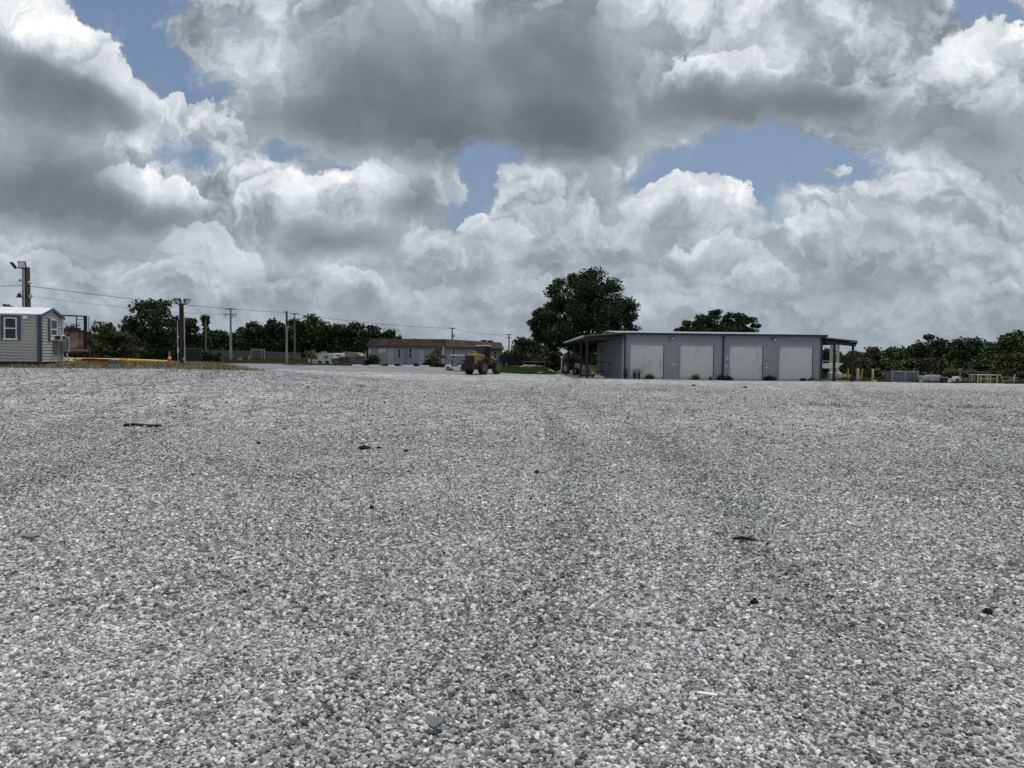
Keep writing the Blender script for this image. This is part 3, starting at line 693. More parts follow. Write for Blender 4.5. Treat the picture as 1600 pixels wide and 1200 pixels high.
for (ya, za, yb, zb) in ((-.12, SZE - .06, SW / 2, SZR - .02), (SW / 2, SZR - .02, SW + .12, SZE - .06)):
    k.add([(.045, ya, za - .06), (.045, yb, zb - .06), (.045, yb, zb + .06), (.045, ya, za + .06), (.115, ya, za - .06), (.115, yb, zb - .06), (.115, yb, zb + .06), (.115, ya, za + .06)], [(0, 1, 2, 3), (7, 6, 5, 4), (0, 4, 5, 1), (1, 5, 6, 2), (2, 6, 7, 3), (3, 7, 4, 0)])
k.build('gable_fascia', blue_sh, shed)
k = MB(); k.box((-.05, -.055, (SZ0 + SZE) / 2), (.11, .03, SZE - SZ0)); k.box((.055, .03, (SZ0 + SZE) / 2), (.03, .15, SZE - SZ0 - .1)); k.build('corner_trim', blue_sh, shed)
k = MB(); k.box((.055, SW - .03, (SZ0 + SZE) / 2), (.03, .10, SZE - SZ0 - .1)); k.build('corner_trim', trim_pale, shed)
k = MB(); k.box((-SL / 2 - .1, -.05, SZE - .06), (SL - .1, .03, .07)); k.build('eave_trim', MATS['window_frame_grey'], shed)
# front window, shutters
sc1 = 34 / F_PX
def shx(px): return -(62.5 - px) * sc1 * 1.0
zt, zb = ez(22, 496.5, 33.9), ez(22, 530, 33.9); x0, x1 = shx(13.3), shx(31.5)
f = MB(); c = (x0 + x1) / 2
f.box((c, -.06, zt - .02), (x1 - x0, .06, .05)); f.box((c, -.07, zb), (x1 - x0 + .08, .09, .07)); f.box((x0 + .03, -.06, (zt + zb) / 2), (.05, .06, zt - zb)); f.box((x1 - .03, -.06, (zt + zb) / 2), (.05, .06, zt - zb)); f.box((c, -.065, (zt + zb) / 2), (x1 - x0, .06, .05))
fo = f.build('window', white_p, shed)
for a, b in ((zb + .02, (zt + zb) / 2 - .02), ((zt + zb) / 2 + .02, zt - .02)):
    k = MB(); k.box((c, -.045, (a + b) / 2), (x1 - x0 - .1, .02, b - a)); k.build('pane', dark_glass, fo)
for a, b in ((shx(8.6), shx(13)), (shx(31.9), shx(36))):
    k = MB(); k.box(((a + b) / 2, -.055, (zt + zb) / 2), (b - a, .035, zt - zb + .1))
    for j in range(14): k.box(((a + b) / 2, -.078, zb + (zt - zb) * (j + .5) / 14), (b - a - .03, .012, .022))
    k.build('shutter', blue_sh, shed)
k = MB(); k.box((c, -.058, zt + .07), (shx(36) - shx(8.6), .035, .09)); k.build('window_head', blue_sh, shed)
l = MB(); l.tube((shx(44), -.04, ez(44, 495.5, 34)), (shx(44), -.10, ez(44, 495.5, 34)), .05, n=12); l.lathe((shx(43), -.13, ez(44, 496.5, 34)), [(.02, -.06), (.06, -.05), (.07, .03), (.03, .06)], axis='Y'); l.lathe((shx(45.4), -.13, ez(44, 496.8, 34)), [(.02, -.06), (.06, -.05), (.07, .03), (.03, .06)], axis='Y')
l.build('security_light', white_p, shed)
# end window with a room air conditioner
ye = lambda px: (px - 62.5) / 34.5 * SW
zt, zb = ez(82, 499.5, 35.2), ez(82, 524, 35.2); a, b = ye(76.5), ye(86.7)
f = MB()
for (cy, cz, dy, dz) in (((a + b) / 2, zt, b - a, .05), ((a + b) / 2, zb, b - a, .05), (a, (zt + zb) / 2, .05, zt - zb), (b, (zt + zb) / 2, .05, zt - zb), ((a + b) / 2, ez(82, 514.5, 35.2), b - a, .05)): f.box((.065, cy, cz), (.05, dy, dz))
fo = f.build('window', white_p, shed); k = MB(); k.box((.045, (a + b) / 2, (zt + zb) / 2), (.02, b - a - .03, zt - zb - .03)); k.build('pane', dark_glass, fo)
k = MB(); k.box((.05, (a + b) / 2, ez(82, 527.5, 35.2)), (.03, b - a, .26)); k.build('filler_panel', white_p, fo)
for y_ in (a - .10, b + .10):
    k = MB(); k.box((.06, y_, (zt + zb) / 2 - .12), (.03, .12, zt - zb + .34)); k.build('shutter', blue_sh, shed)
ac = MB(); ac.box((.22, ye(85.5), ez(86, 527.6, 35.3)), (.34, .46, .28), bev=.02); aco = ac.build('air_conditioner', white_p, shed)
k = MB(); k.box((.22, ye(85.5) - .236, ez(86, 527.6, 35.3)), (.24, .012, .18)); k.box((.396, ye(85.5), ez(86, 527.6, 35.3)), (.012, .36, .18))
k.build('grille', steel_dark, aco)
eb = MB(); eb.box((.20, SW - .10, ez(92, 537.5, 36)), (.28, .36, .78), bev=.02); ebo = eb.build('electric_box', mat('grey_electric_box', (.26, .28, .29), .5), shed)
k = MB(); k.box((.36, SW - .24, ez(92, 537.5, 36)), (.03, .05, .6)); k.build('box_hinge', steel_dark, ebo)
k = MB(); k.box((.06, ye(86.5), ez(90, 543, 35.6)), (.05, .62, .62)); k.build('backing_board', mat('grey_board', (.15, .155, .16), .7), shed)
k = MB(); z1 = ez(94, 551, 36); gz_ = .95
k.path([(.25, SW - .1, z1), (.28, SW - .05, z1 - .25), (.45, SW + .1, z1 - .40), (.50, SW + .2, gz_)], .035); k.path([(.12, SW - .35, gz_), (.12, SW - .35, z1 - .5), (.25, SW - .2, z1 - .36), (.45, SW - .05, z1 - .42), (.58, SW + .05, gz_)], .03)
k.build('white_conduit', white_p, shed)
k = MB()
for yy_ in (.25, SW - .25): k.box((-SL / 2, yy_, SZ0 - .07), (SL, .10, .12))
k.build('skid', mat('timber_skid', (.13, .11, .085), .9, .3), shed)
for x in (-5.6, -4.4, -3.2, -2.1, -1.0, -.25):
    for yy_ in (.25, SW - .25):
        if x > -1.1 or yy_ < 1:
            k = MB(); k.box((x, yy_, (SZ0 - .13 + .80) / 2), (.40, .20, SZ0 - .13 - .80)); k.build('block', conc, shed)

# ================================================================== TREES
L_OAK = leaf_mat('oak_leaves', (.006, .011, .004), (.042, .070, .018))
L_DARK = leaf_mat('dark_leaves', (.006, .012, .005), (.044, .068, .023))
L_MID = leaf_mat('mid_leaves', (.012, .022, .007), (.068, .102, .030))
L_OLIVE = leaf_mat('olive_leaves', (.024, .030, .011), (.088, .098, .040))
L_BROWN = leaf_mat('brownish_leaves', (.026, .024, .014), (.095, .082, .052))
L_LIGHT = leaf_mat('light_leaves', (.025, .045, .010), (.070, .105, .028))
L_YEL = leaf_mat('yellowish_leaves', (.05, .05, .02), (.16, .15, .07))
bark = mat('bark', (.055, .045, .036), .95, .4, 3, bump=.6, stretch=(4, 4, .8))
bark_pale = mat('pale_bark', (.16, .14, .12), .95, .4, 3, bump=.6, stretch=(4, 4, .8))
TRI = np.array([0, 1, 2, 3])
def leaves(cent, size, r, up=.25, asp=(.45, .9), out=None):
    """leaf-sized faces (rhombs) at the given points, turned at random"""
    n = len(cent); nrm = r.normal(0, 1, (n, 3)); nrm[:, 2] += up
    if out is not None: nrm += out * .8
    nrm /= np.linalg.norm(nrm, axis=1)[:, None]
    t = np.cross(nrm, r.normal(0, 1, (n, 3))); t /= np.linalg.norm(t, axis=1)[:, None]; b = np.cross(nrm, t)
    s = (size * r.uniform(.6, 1.4, n))[:, None]; a = r.uniform(*asp, n)[:, None]
    bend = nrm * s * .22
    co = np.stack([cent - t * s, cent + b * s * a + bend, cent + t * s, cent - b * s * a + bend], 1).reshape(-1, 3)
    return co, np.arange(4 * n).reshape(n, 4)
def crown_pts(r, H, Wd, z0, shape, ncl, nl, cr, gap=.0, dep=None):
    """clump centres inside an envelope, and leaf points on and in each clump"""
    dep = dep or Wd
    cs = []; tries = 0
    ph = r.uniform(0, 6.28, 6)
    while len(cs) < ncl and tries < ncl * 60:
        tries += 1
        u = r.uniform(0, 1); a = r.uniform(0, 6.283); q = r.uniform(0, 1) ** .42
        prof = shape(u) * (1 + .22 * math.sin(2 * a + ph[0] + 3 * u) + .16 * math.sin(3 * a + ph[1] + 7 * u) + .12 * math.sin(5 * a + ph[2] - 9 * u))
        cs.append((math.cos(a) * q * prof * Wd / 2, math.sin(a) * q * prof * dep / 2, z0 + u * (H - z0)))
    cs = np.array(cs); rad = cr * r.uniform(.55, 1.25, len(cs))
    k = r.integers(0, len(cs), nl); d = r.normal(0, 1, (nl, 3)); d /= np.linalg.norm(d, axis=1)[:, None]
    rr = r.uniform(0, 1, nl) ** .55
    pts = cs[k] + d * (rad[k] * rr)[:, None] * np.array([1.15, 1.15, .75])
    tint = np.clip(r.uniform(0, 1, len(cs))[k] * .6 + r.uniform(0, 1, nl) * .4, 0, 1)
    return cs, pts, tint, d
SH = {'round': lambda u: math.sin(math.pi * min(1, max(0, .12 + u * .84))) ** .6,
      'oak': lambda u: (.86 + .22 * math.sin(u * 5.2 + .9)) * (1 if u < .55 else math.cos((u - .55) / .45 * 1.35) ** .7),
      'bush': lambda u: math.cos(min(1, u) * 1.42) ** .55,
      'cone': lambda u: .15 + .85 * (1 - u) ** .8 * (.75 + .25 * math.sin(u * 26)),
      'tall': lambda u: math.sin(math.pi * min(1, max(0, .10 + u * .80))) ** .8,
      'dome': lambda u: math.sqrt(max(.02, 1 - u * u))}
def tree(label, x, y, H, Wd, z0f=.12, shape='round', m=L_DARK, ncl=34, nl=2600, ls=.26, cr=None, seed=0, name='tree', cat='tree', group=None, tk=None, bk=bark, forks=7, dep=None, floor=True):
    r = np.random.default_rng(1000 + seed); g0 = gz(x, y)
    o = thing(name, label, cat, (x, y, g0 - .05), 0, group)
    cr = cr or Wd * .17
    cs, pts, tint, d = crown_pts(r, H - cr * .6, Wd - cr * 1.1, H * z0f + cr * .5, SH[shape], ncl, nl, cr, dep=dep)
    pts[:, 2] = np.maximum(pts[:, 2], .05)
    co, fs = leaves(pts, ls, r, out=d)
    me = mesh_np('crown', co, fs, tint); me.materials.append(m)
    c = bpy.data.objects.new('crown', me); COL.objects.link(c); c.parent = o
    t = MB(); tk = tk or max(.05, H * .022)
    top = Vector((r.uniform(-.3, .3), 0, H * .55)); fk = H * max(.12, z0f * .9)
    t.path([(0, 0, -.2), (0, 0, fk * .4), (.03, 0, fk)], [tk * 1.25, tk, tk * .85])
    idx = r.permutation(len(cs))[:forks]
    for i in idx:
        e = Vector(cs[i]); s0 = Vector((.02, 0, fk * r.uniform(.8, 1.0))); mid = s0.lerp(e, .5) + Vector((0, 0, abs(e.z - s0.z) * .12))
        t.path([s0, mid, e], [tk * .55, tk * .32, tk * .10], n=5)
    t.build('trunk', bk, o)
    return o
def T_(label, px, top, wpx, Y, base=None, **k):
    """place by what the photograph shows: column, crown top, width in pixels"""
    x = ex(px, Y); H = ez(px, top, Y) - gz(x, Y); return tree(label, x, Y, H, wpx * Y / F_PX, **k)
# the oak by the garage: built from lobes with real limbs
def lobe_tree(name, label, pc, Y, lobes, lm, seed, fk=2.2, tr=.42, ls=.155):
    x = ex(pc, Y); g0 = gz(x, Y); r = np.random.default_rng(seed)
    o = thing(name, label, 'tree', (x, Y, g0))
    s = Y / F_PX
    def L_(px, py): return ((px - pc) * s, ez(px, py, Y) - g0)
    P_, T2, D_, C_ = [], [], [], []
    for (px, py, rp) in lobes:
        lx, lz = L_(px, py); R_ = rp * s; ns = max(3, int(rp / 3.2))
        for j in range(ns):
            a = r.uniform(0, 6.283); q = r.uniform(.2, .95)
            c = np.array([lx + math.cos(a) * q * R_ * .8, r.uniform(-1, 1) * (1.6 + R_ * 1.3), lz + math.sin(a) * q * R_ * .75]); C_.append(c)
            rr = R_ * r.uniform(.26, .48) + .18; n = int(60 + 165 * rr)
            d = r.normal(0, 1, (n, 3)); d /= np.linalg.norm(d, axis=1)[:, None]
            P_.append(c + d * (rr * r.uniform(0, 1, n) ** .5)[:, None] * np.array([1.2, 1.2, .8])); D_.append(d); T2.append(np.clip(r.uniform(0, .6) + r.uniform(0, .4, n), 0, 1))
    pts = np.concatenate(P_); co, fs = leaves(pts, ls, r, out=np.concatenate(D_))
    me = mesh_np('crown', co, fs, np.concatenate(T2)); me.materials.append(lm)
    c = bpy.data.objects.new('crown', me); COL.objects.link(c); c.parent = o
    t = MB(); t.path([(0, 0, -.3), (.05, 0, .5), (0, 0, fk * .75), (-.05, 0, fk * 1.1)], [tr * 1.5, tr * 1.15, tr, tr * 1.05], n=12)
    for (px, py, rp) in lobes:
        lx, lz = L_(px, py); e = Vector((lx, r.uniform(-1.5, 1.5), lz)); s0 = Vector((r.uniform(-.1, .1), 0, fk)); k_ = .09 + rp * .004
        t.path([s0, s0.lerp(e, .35) + Vector((0, 0, .5)), s0.lerp(e, .7) + Vector((0, 0, .35)), e], [k_ * 1.2, k_ * .8, k_ * .5, k_ * .15], n=6)
    for c_ in C_[::3]:
        e = Vector(c_); i = min(range(len(lobes)), key=lambda j: (L_(*lobes[j][:2])[0] - e.x) ** 2 + (L_(*lobes[j][:2])[1] - e.z) ** 2); lx, lz = L_(*lobes[i][:2])
        t.path([(lx * .8, 0, lz * .9), e], [.05, .02], n=4)
    t.build('trunk', bark, o)
OAK = [(905, 436, 34), (880, 442, 24), (932, 440, 30), (952, 452, 24), (868, 462, 22), (900, 462, 34), (930, 470, 36), (962, 476, 26), (856, 476, 16), (872, 490, 30), (905, 495, 38),
             (945, 500, 36), (975, 494, 18), (850, 500, 22), (842, 512, 20), (870, 516, 30), (900, 520, 34), (935, 524, 32), (965, 522, 26), (984, 512, 14), (834, 520, 13), (832, 505, 10), (845, 478, 7), (838, 490, 8),
             (990, 530, 10), (860, 532, 18), (892, 540, 22), (925, 545, 22), (955, 545, 22), (918, 428, 16), (893, 428, 13), (862, 444, 9), (970, 465, 10), (844, 530, 8), (980, 545, 14)]
OAK = [(a, b + (12 if b < 450 else 8 if b < 480 else 0), c) for a, b, c in OAK]
lobe_tree('oak_tree', 'big dark spreading oak tree standing behind the left end of the garage', 912, 96, OAK, L_OAK, 5)
lobe_tree('broad_tree', 'dense broad tree whose rounded crown shows above the middle of the white garage roof', 1117, 112,
          [(1057, 518, 7), (1068, 513, 9), (1080, 506, 13), (1095, 501, 15), (1108, 494, 11), (1120, 492, 11), (1118, 503, 20), (1135, 502, 15), (1152, 496, 10), (1150, 504, 17), (1163, 504, 12), (1171, 512, 9),
           (1100, 513, 18), (1130, 515, 20), (1156, 514, 14), (1085, 516, 13), (1174, 519, 7), (1117, 532, 30), (1090, 530, 24), (1148, 530, 26), (1072, 524, 12), (1165, 524, 12)], L_DARK, 9, fk=3.0, tr=.40, ls=.165)
GL = 'trees along the far left edge of the yard'
T_('far tree whose top shows just above the white roof of the site shed', 16, 474, 60, 110, m=L_MID, seed=1, group=GL)
T_('brownish half bare tree behind the rusty trailer headboard', 122, 499, 62, 62, m=L_BROWN, nl=2400, ls=.16, seed=2, group=GL, shape='bush', z0f=.02)
T_('thin olive tree with feathery top just right of the rusty trailer headboard', 158, 500, 62, 66, m=L_OLIVE, nl=2300, ls=.15, cr=.55, ncl=40, seed=3, group=GL, shape='bush', z0f=.02)
T_('low olive bush at the left foot of the big round dark tree', 192, 517, 66, 68, m=L_OLIVE, nl=3000, ls=.15, seed=4, group=GL, shape='bush', z0f=.0, name='bush', cat='bush')
T_('big round dark tree directly left of the floodlight pole with four heads', 240, 465, 112, 76, m=L_DARK, nl=9500, ls=.15, ncl=72, cr=.85, seed=5, group=GL, shape='round', z0f=.06)
T_('dark dense tree filling the lower left side of the big round tree', 212, 500, 62, 80, m=L_DARK, nl=4200, ls=.18, seed=6, group=GL, shape='bush', z0f=0)
T_('dark tree right behind the floodlight pole with four heads', 292, 495, 56, 82, m=L_DARK, nl=4200, ls=.18, seed=7, group=GL, shape='bush', z0f=0)
T_('tall thin conifer with a narrow pointed top behind the slim pale post', 321, 490, 20, 108, m=L_DARK, nl=1500, ls=.20, ncl=40, cr=.5, seed=8, group=GL, shape='cone', z0f=.25, name='conifer')
for i, (lb, px, tp, wd, m_, shp) in enumerate([
    ('small rounded tree between the narrow conifer and the pole with two crossarms', 341, 515, 46, L_DARK, 'bush'),
    ('low mid green tree just right of the pole with two crossarms', 372, 517, 44, L_MID, 'bush'),
    ('dark tree above the grey gate panel of the far fence', 398, 500, 50, L_DARK, 'tall'),
    ('tall dark tree immediately left of the dark topped utility pole', 430, 494, 46, L_DARK, 'tall'),
    ('tree standing behind the pair of close utility poles', 462, 496, 42, L_DARK, 'bush'),
    ('light green tree, highest of the row, right of the pair of close utility poles', 487, 491, 34, L_LIGHT, 'tall'),
    ('narrow dark tree between the light green tree and the wide flat tree', 503, 501, 28, L_DARK, 'tall'),
    ('wide flat topped dark tree above the white camper', 528, 504, 56, L_DARK, 'bush'),
    ('dark tree above the tan roofed greenhouse', 556, 502, 46, L_DARK, 'bush'),
    ('dark tree rising over the left end of the office building', 584, 507, 46, L_DARK, 'bush'),
    ('last tree of the row, sinking behind the brown office roof', 608, 512, 38, L_MID, 'round')]):
    T_(lb, px, tp, wd, 122 + (i * 37 % 9), m=m_, nl=3300, ls=.25, ncl=44, cr=1.15, seed=20 + i, group=GL, shape=shp, z0f=.0)
GM = 'trees between the office building and the garage'
T_('dark rounded tree behind the right end of the office roof', 826, 523, 62, 132, m=L_DARK, nl=4200, ls=.26, seed=41, group=GM, shape='bush', z0f=0)
T_('mid green tree under the left lobe of the big oak', 858, 536, 48, 124, m=L_MID, nl=2800, ls=.24, seed=42, group=GM, shape='bush', z0f=0)
T_('bright olive bush with drooping sprays behind the low carport', 812, 543, 50, 110, m=L_OLIVE, nl=2600, ls=.22, seed=43, group=GM, shape='bush', z0f=0, name='bush', cat='bush')
T_('round olive bush left of the white topped marker post', 863, 545, 42, 108, m=L_OLIVE, nl=2300, ls=.22, seed=44, group=GM, shape='bush', z0f=0, name='bush', cat='bush')
T_('dull olive tree seen between the posts of the left lean-to', 900, 545, 44, 128, m=L_BROWN, nl=2200, ls=.24, seed=45, group=GM, shape='bush', z0f=0)
T_('dark low bush seen behind the grass between office and carport', 796, 555, 20, 118, m=L_DARK, nl=1500, ls=.22, seed=46, group=GM, shape='bush', z0f=0, name='bush', cat='bush')
GR = 'trees behind the right side of the yard'
for i, (lb, px, tp, wd, Y, m_, shp, z) in enumerate([
    ('low dark tree seen under the roof of the right lean-to', 1294, 545, 40, 118, L_DARK, 'bush', 0),
    ('low mid green tree just right of the right lean-to', 1338, 546, 48, 120, L_MID, 'bush', 0),
    ('thin topped reddish green tree, first small rise right of the lean-to', 1362, 541, 30, 118, L_BROWN, 'tall', 0),
    ('small tree with a forked top above the grey kennel panels', 1392, 540, 28, 116, L_MID, 'tall', 0),
    ('low rounded tree between the kennel panels and the mushroom topped tree', 1414, 541, 44, 112, L_MID, 'bush', 0),
    ('dark rounded tree just below and left of the mushroom topped tree', 1437, 534, 46, 104, L_DARK, 'bush', 0),
    ('dark tree just right of the mushroom topped tree', 1467, 527, 40, 106, L_DARK, 'tall', 0),
    ('broad ragged tree above the blue container and the flat cart', 1496, 525, 44, 102, L_DARK, 'bush', 0),
    ('tree with a light rounded head above the low awning', 1524, 527, 48, 104, L_MID, 'bush', 0),
    ('lower tree in the dip before the highest tree at the picture edge', 1549, 536, 44, 100, L_MID, 'bush', 0),
    ('tallest tree at the far right edge above the pipe frame', 1585, 515, 62, 96, L_MID, 'round', .1),
    ('tree half cut off by the right picture edge', 1618, 522, 56, 94, L_DARK, 'bush', 0)]):
    T_(lb, px, tp, wd, Y, m=m_, nl=3600, ls=.21, ncl=44, cr=1.0, seed=60 + i, group=GR, shape=shp, z0f=z)
# the odd tree with a mushroom shaped head on a bare stem
o = T_('tree with a small mushroom shaped head on a bare stem, sticking out above the others', 1449, 523, 15, 108, m=L_DARK, nl=520, ls=.22, ncl=9, cr=.55, seed=75, group=GR, shape='dome', z0f=.90, tk=.22)
GB = 'olive shrubs in front of the right hand trees'
for i, (lb, px, tp, wd, Y, m_) in enumerate([
    ('olive shrub behind the yellow bollards, next to the lean-to', 1347, 556, 50, 82, L_OLIVE),
    ('bright olive shrub between the bollards and the grey kennel panels', 1384, 557, 54, 80, L_OLIVE),
    ('wide olive shrub directly behind the grey kennel panels', 1424, 558, 60, 80, L_OLIVE),
    ('olive shrub behind the white crated tanks', 1466, 557, 56, 78, L_OLIVE),
    ('dark green shrub behind the left end of the awning', 1500, 560, 46, 78, L_MID),
    ('olive shrub behind the right half of the awning', 1532, 560, 52, 79, L_OLIVE),
    ('tall olive shrub behind the pipe frame', 1566, 550, 54, 80, L_OLIVE),
    ('olive shrub at the far right picture edge', 1604, 548, 60, 80, L_OLIVE)]):
    T_(lb, px, tp, wd, Y, m=m_, nl=3600, ls=.15, ncl=44, cr=.75, seed=90 + i, group=GB, shape='bush', z0f=0, name='shrub', cat='shrub')
# woodland that reads as one mass behind and between the single trees
def mass(name, label, pts_px, Y, dep, m, per, ls, seed):
    r = np.random.default_rng(seed); P_ = []; 
    for (px0, t0), (px1, t1) in zip(pts_px[:-1], pts_px[1:]):
        n = int((px1 - px0) * per); f = r.uniform(0, 1, n); px = px0 + (px1 - px0) * f; tp = t0 + (t1 - t0) * f + 3 * np.sin(px * .21) + 2 * np.sin(px * .53)
        Yv = Y + r.uniform(0, dep, n); d0 = np.array([ray(a, b)[:] for a, b in zip(px, tp)])
        x = d0[:, 0] * Yv; zt = EYE + d0[:, 2] * Y; g_ = hgt(x, Yv); z = g_ + (zt - g_) * r.uniform(0, 1, n) ** .8
        P_.append(np.stack([x, Yv, z], 1))
    pts = np.concatenate(P_); co, fs = leaves(pts, ls, r); me = mesh_np(name, co, fs, r.uniform(0, 1, len(pts))); me.materials.append(m)
    o = bpy.data.objects.new(name, me); COL.objects.link(o); return tag(o, label, None, None, 'stuff')
mass('woodland', 'dark woodland filling in behind the left row of trees', [(-60, 530), (120, 522), (330, 524), (420, 516), (560, 518), (620, 528), (700, 545)], 138, 10, L_DARK, 26, .42, 1)
mass('woodland', 'woodland filling in behind the garage and the right hand trees', [(780, 548), (900, 556), (1000, 556), (1280, 556), (1380, 550), (1480, 540), (1560, 538), (1700, 530)], 126, 10, L_MID, 22, .40, 2)
mass('undergrowth', 'low tangled undergrowth below the right hand trees', [(1338, 578), (1450, 580), (1560, 580), (1680, 578)], 76, 5, L_OLIVE, 40, .17, 3)
mass('undergrowth', 'dark low undergrowth behind the yellow pipes and the dumpster', [(96, 545), (200, 545), (300, 548), (345, 552)], 74, 5, L_DARK, 40, .17, 4)

# ================================================================== POLES AND WIRES
def insul(mb, x, y, z): mb.lathe((x, y, z), [(.02, 0), (.06, .03), (.035, .07), (.06, .10), (.02, .15)], n=8)
def pole(label, px, top, Y, rr=.14, m=wood_pole, arms=(), base=None, top_dark=None, group='utility poles', lean=0.0):
    x = ex(px, Y, 520); g0 = gz(x, Y); H = ez(px, top, Y) - g0; o = thing('utility_pole', label, 'utility pole', (x, Y, g0), 0, group)
    t = MB()
    if top_dark:
        zs = ez(px, top_dark, Y) - g0; t.tube((0, 0, -.3), (lean * zs / H, 0, zs), rr * 1.25, rr, n=12); t.build('shaft', m, o)
        t = MB(); t.tube((lean * zs / H, 0, zs + .002), (lean, 0, H), rr * 1.3, rr * .95, n=12); t.build('upper_shaft', steel_dark, o)
    else: t.tube((0, 0, -.3), (lean, 0, H), rr * 1.3, rr * .8, n=12); t.build('shaft', m, o)
    for (py, half, side) in arms:
        z = ez(px, py, Y) - g0; a = MB(); a.box((side * half, -rr - .05, z), (half * 2, .12, .13)); ao = a.build('crossarm', m if m is not wood_pole else wood_grey, o)
        for xx in (side * half - half * .9, side * half - half * .35, side * half + half * .35, side * half + half * .9):
            k = MB(); insul(k, xx, -rr - .05, z + .065); k.build('insulator', galv, ao)
    return o
p360 = pole('grey metal utility pole with two crossarms in front of the left trees', 360.5, 481, 98, .15, mat('dull_galvanised', (.24, .26, .27), .6, .12), arms=((483.5, .62, 0), (491.5, .95, 0)))
for dx_ in (-.62, .35, .72): k = MB(); k.lathe((dx_, -.25, ez(360, 496, 98) - gz(p360.location.x, 98)), [(.04, 0), (.10, .08), (.06, .2), (.10, .3), (.04, .38)], n=8); k.build('insulator_string', galv, p360)
pole('utility pole with dark top and pale lower shaft, left of the close pair', 448, 486, 86, .11, mat('pale_pole', (.26, .255, .24), .9, .2, 2, bump=.3), arms=((488.5, .22, 0),), top_dark=509)
pole('thin brown utility pole with one crossarm, right one of the close pair', 460.5, 489, 104, .11, wood_grey, arms=((490.5, .50, 0),))
o = pole('utility pole with crossarm rising behind the brown office roof', 706.5, 512, 128, .13, wood_pole, arms=((513, .60, 0),))
k = MB(); g0 = o.location.z; k.lathe((.30, -.05, ez(706, 527, 128) - g0), [(.02, 0), (.16, .02), (.17, .5), (.05, .56)], n=12); k.build('transformer', galv, o)
pole('far utility pole with two small crossarms left of the dark rounded tree', 795.5, 522, 140, .13, wood_grey, arms=((523, .62, 0), (528, .40, 0)))
pole('slim pale post standing in front of the narrow conifer', 321.5, 500, 90, .09, wood_grey)
# pair of poles with two floodlights behind the shed
def floodlight(parent, c, rz, tilt, w_=.62, h_=.46):
    T0 = Matrix.Translation(Vector(c)) @ Matrix.Rotation(rz, 4, 'Z') @ Matrix.Rotation(tilt, 4, 'X')
    k = MB(); k.T = T0; k.box((0, 0, 0), (w_, .10, h_), bev=.02)
    for i in range(7): k.box((-w_ * .42 + i * w_ * .14, .08, 0), (.02, .06, h_ * .8))
    fo = k.build('floodlight', steel_dark, parent)
    k = MB(); k.T = T0; k.box((0, -.056, 0), (w_ * .86, .014, h_ * .82)); k.build('lens', lamp_glass, fo)
    return fo
Y = 48.0; x = ex(40, Y, 450); g0 = gz(x, Y); s = Y / F_PX
o = thing('floodlight_pole', 'tall double wooden pole with two floodlights rising behind the site shed', 'floodlight pole', (x, Y, g0)); 
zt = ez(40, 420, Y) - g0
t = MB(); t.tube((-.14, 0, -.3), (-.09, 0, zt), .13, .11, n=12); t.build('pole', wood_grey, o)
t = MB(); t.tube((.16, .05, -.3), (.12, .05, zt + .1), .17, .13, n=12); t.build('pole', wood_pole, o)
t = MB(); t.tube((-.0, -.16, -.3), (.0, -.14, zt - .1), .035, n=8); t.build('conduit', trim_pale, o)
floodlight(o, (-.12 + .0, -.15, zt + .26), R(8), R(16), .50, .44); floodlight(o, (-.75, -.1, zt + .20), R(-62), R(34), .62, .46)
k = MB(); k.path([(0, 0, zt), (-.2, -.05, zt + .02), (-.5, -.05, zt + .05), (-.72, -.08, zt + .15)], .03); k.path([(0, 0, zt), (0, -.1, zt + .1)], .04); k.build('bracket', steel_dark, o)
k = MB(); z = ez(33, 462, Y) - g0; k.lathe((-.36, -.1, z), [(.03, .16), (.10, .12), (.13, .02), (.13, -.06), (.22, -.10), (.20, -.13)], n=12); k.path([(-.15, 0, z + .25), (-.3, -.05, z + .28), (-.36, -.1, z + .15)], .02); k.build('yard_light', steel_dark, o)
k = MB(); z = ez(33, 438, Y) - g0; k.lathe((-.33, -.05, z), [(.04, -.09), (.09, -.05), (.09, .06), (.03, .10)], n=10); k.build('insulator', galv, o)
k = MB(); z = ez(47, 447, Y) - g0; k.path([(.1, 0, z + .25), (.32, -.1, z + .2), (.36, -.1, z)], .025); k.lathe((.34, -.1, z + .12), [(.03, -.02), (.10, .02), (.11, .14), (.04, .2)], n=10); k.build('service_head', galv, o)
k = MB(); z = ez(47, 463, Y) - g0; k.box((.33, 0, z), (.16, .18, .30), bev=.03); k.build('junction_box', galv, o)
# the dark pole with four floodlights
Y = 38.5; x = ex(284, Y, 520); g0 = gz(x, Y)
o = thing('floodlight_pole', 'dark wooden pole with four spread floodlights on top beside the traffic cone', 'floodlight pole', (x, Y, g0))
zt = ez(283, 474, Y) - g0
t = MB(); t.tube((.06, 0, -.3), (-.02, 0, zt), .155, .115, n=14); t.build('pole', mat('dark_creosote', (.030, .022, .018), .85, .35, 2.5, bump=.5, stretch=(8, 8, .6)), o)
for xx, z1 in ((-.17, zt * .72), (.19, zt * .8)):
    t = MB(); t.tube((xx, -.06, -.2), (xx - .03, -.06, z1), .022, n=6); t.build('conduit', trim_pale, o)
for (dx_, rz, tl, w_, yy_) in ((-.35, -48, 38, .30, -.05), (.35, 48, 38, .30, -.05), (-.13, -15, 42, .26, -.12), (.18, 20, 40, .26, .12)):
    floodlight(o, (dx_, yy_, zt + .12), R(rz), R(tl), w_, .26)
k = MB(); k.path([(-.33, -.02, zt + .03), (-.15, 0, zt - .06), (.15, 0, zt - .06), (.33, -.02, zt + .03)], .03); k.build('bracket', steel_red, o)
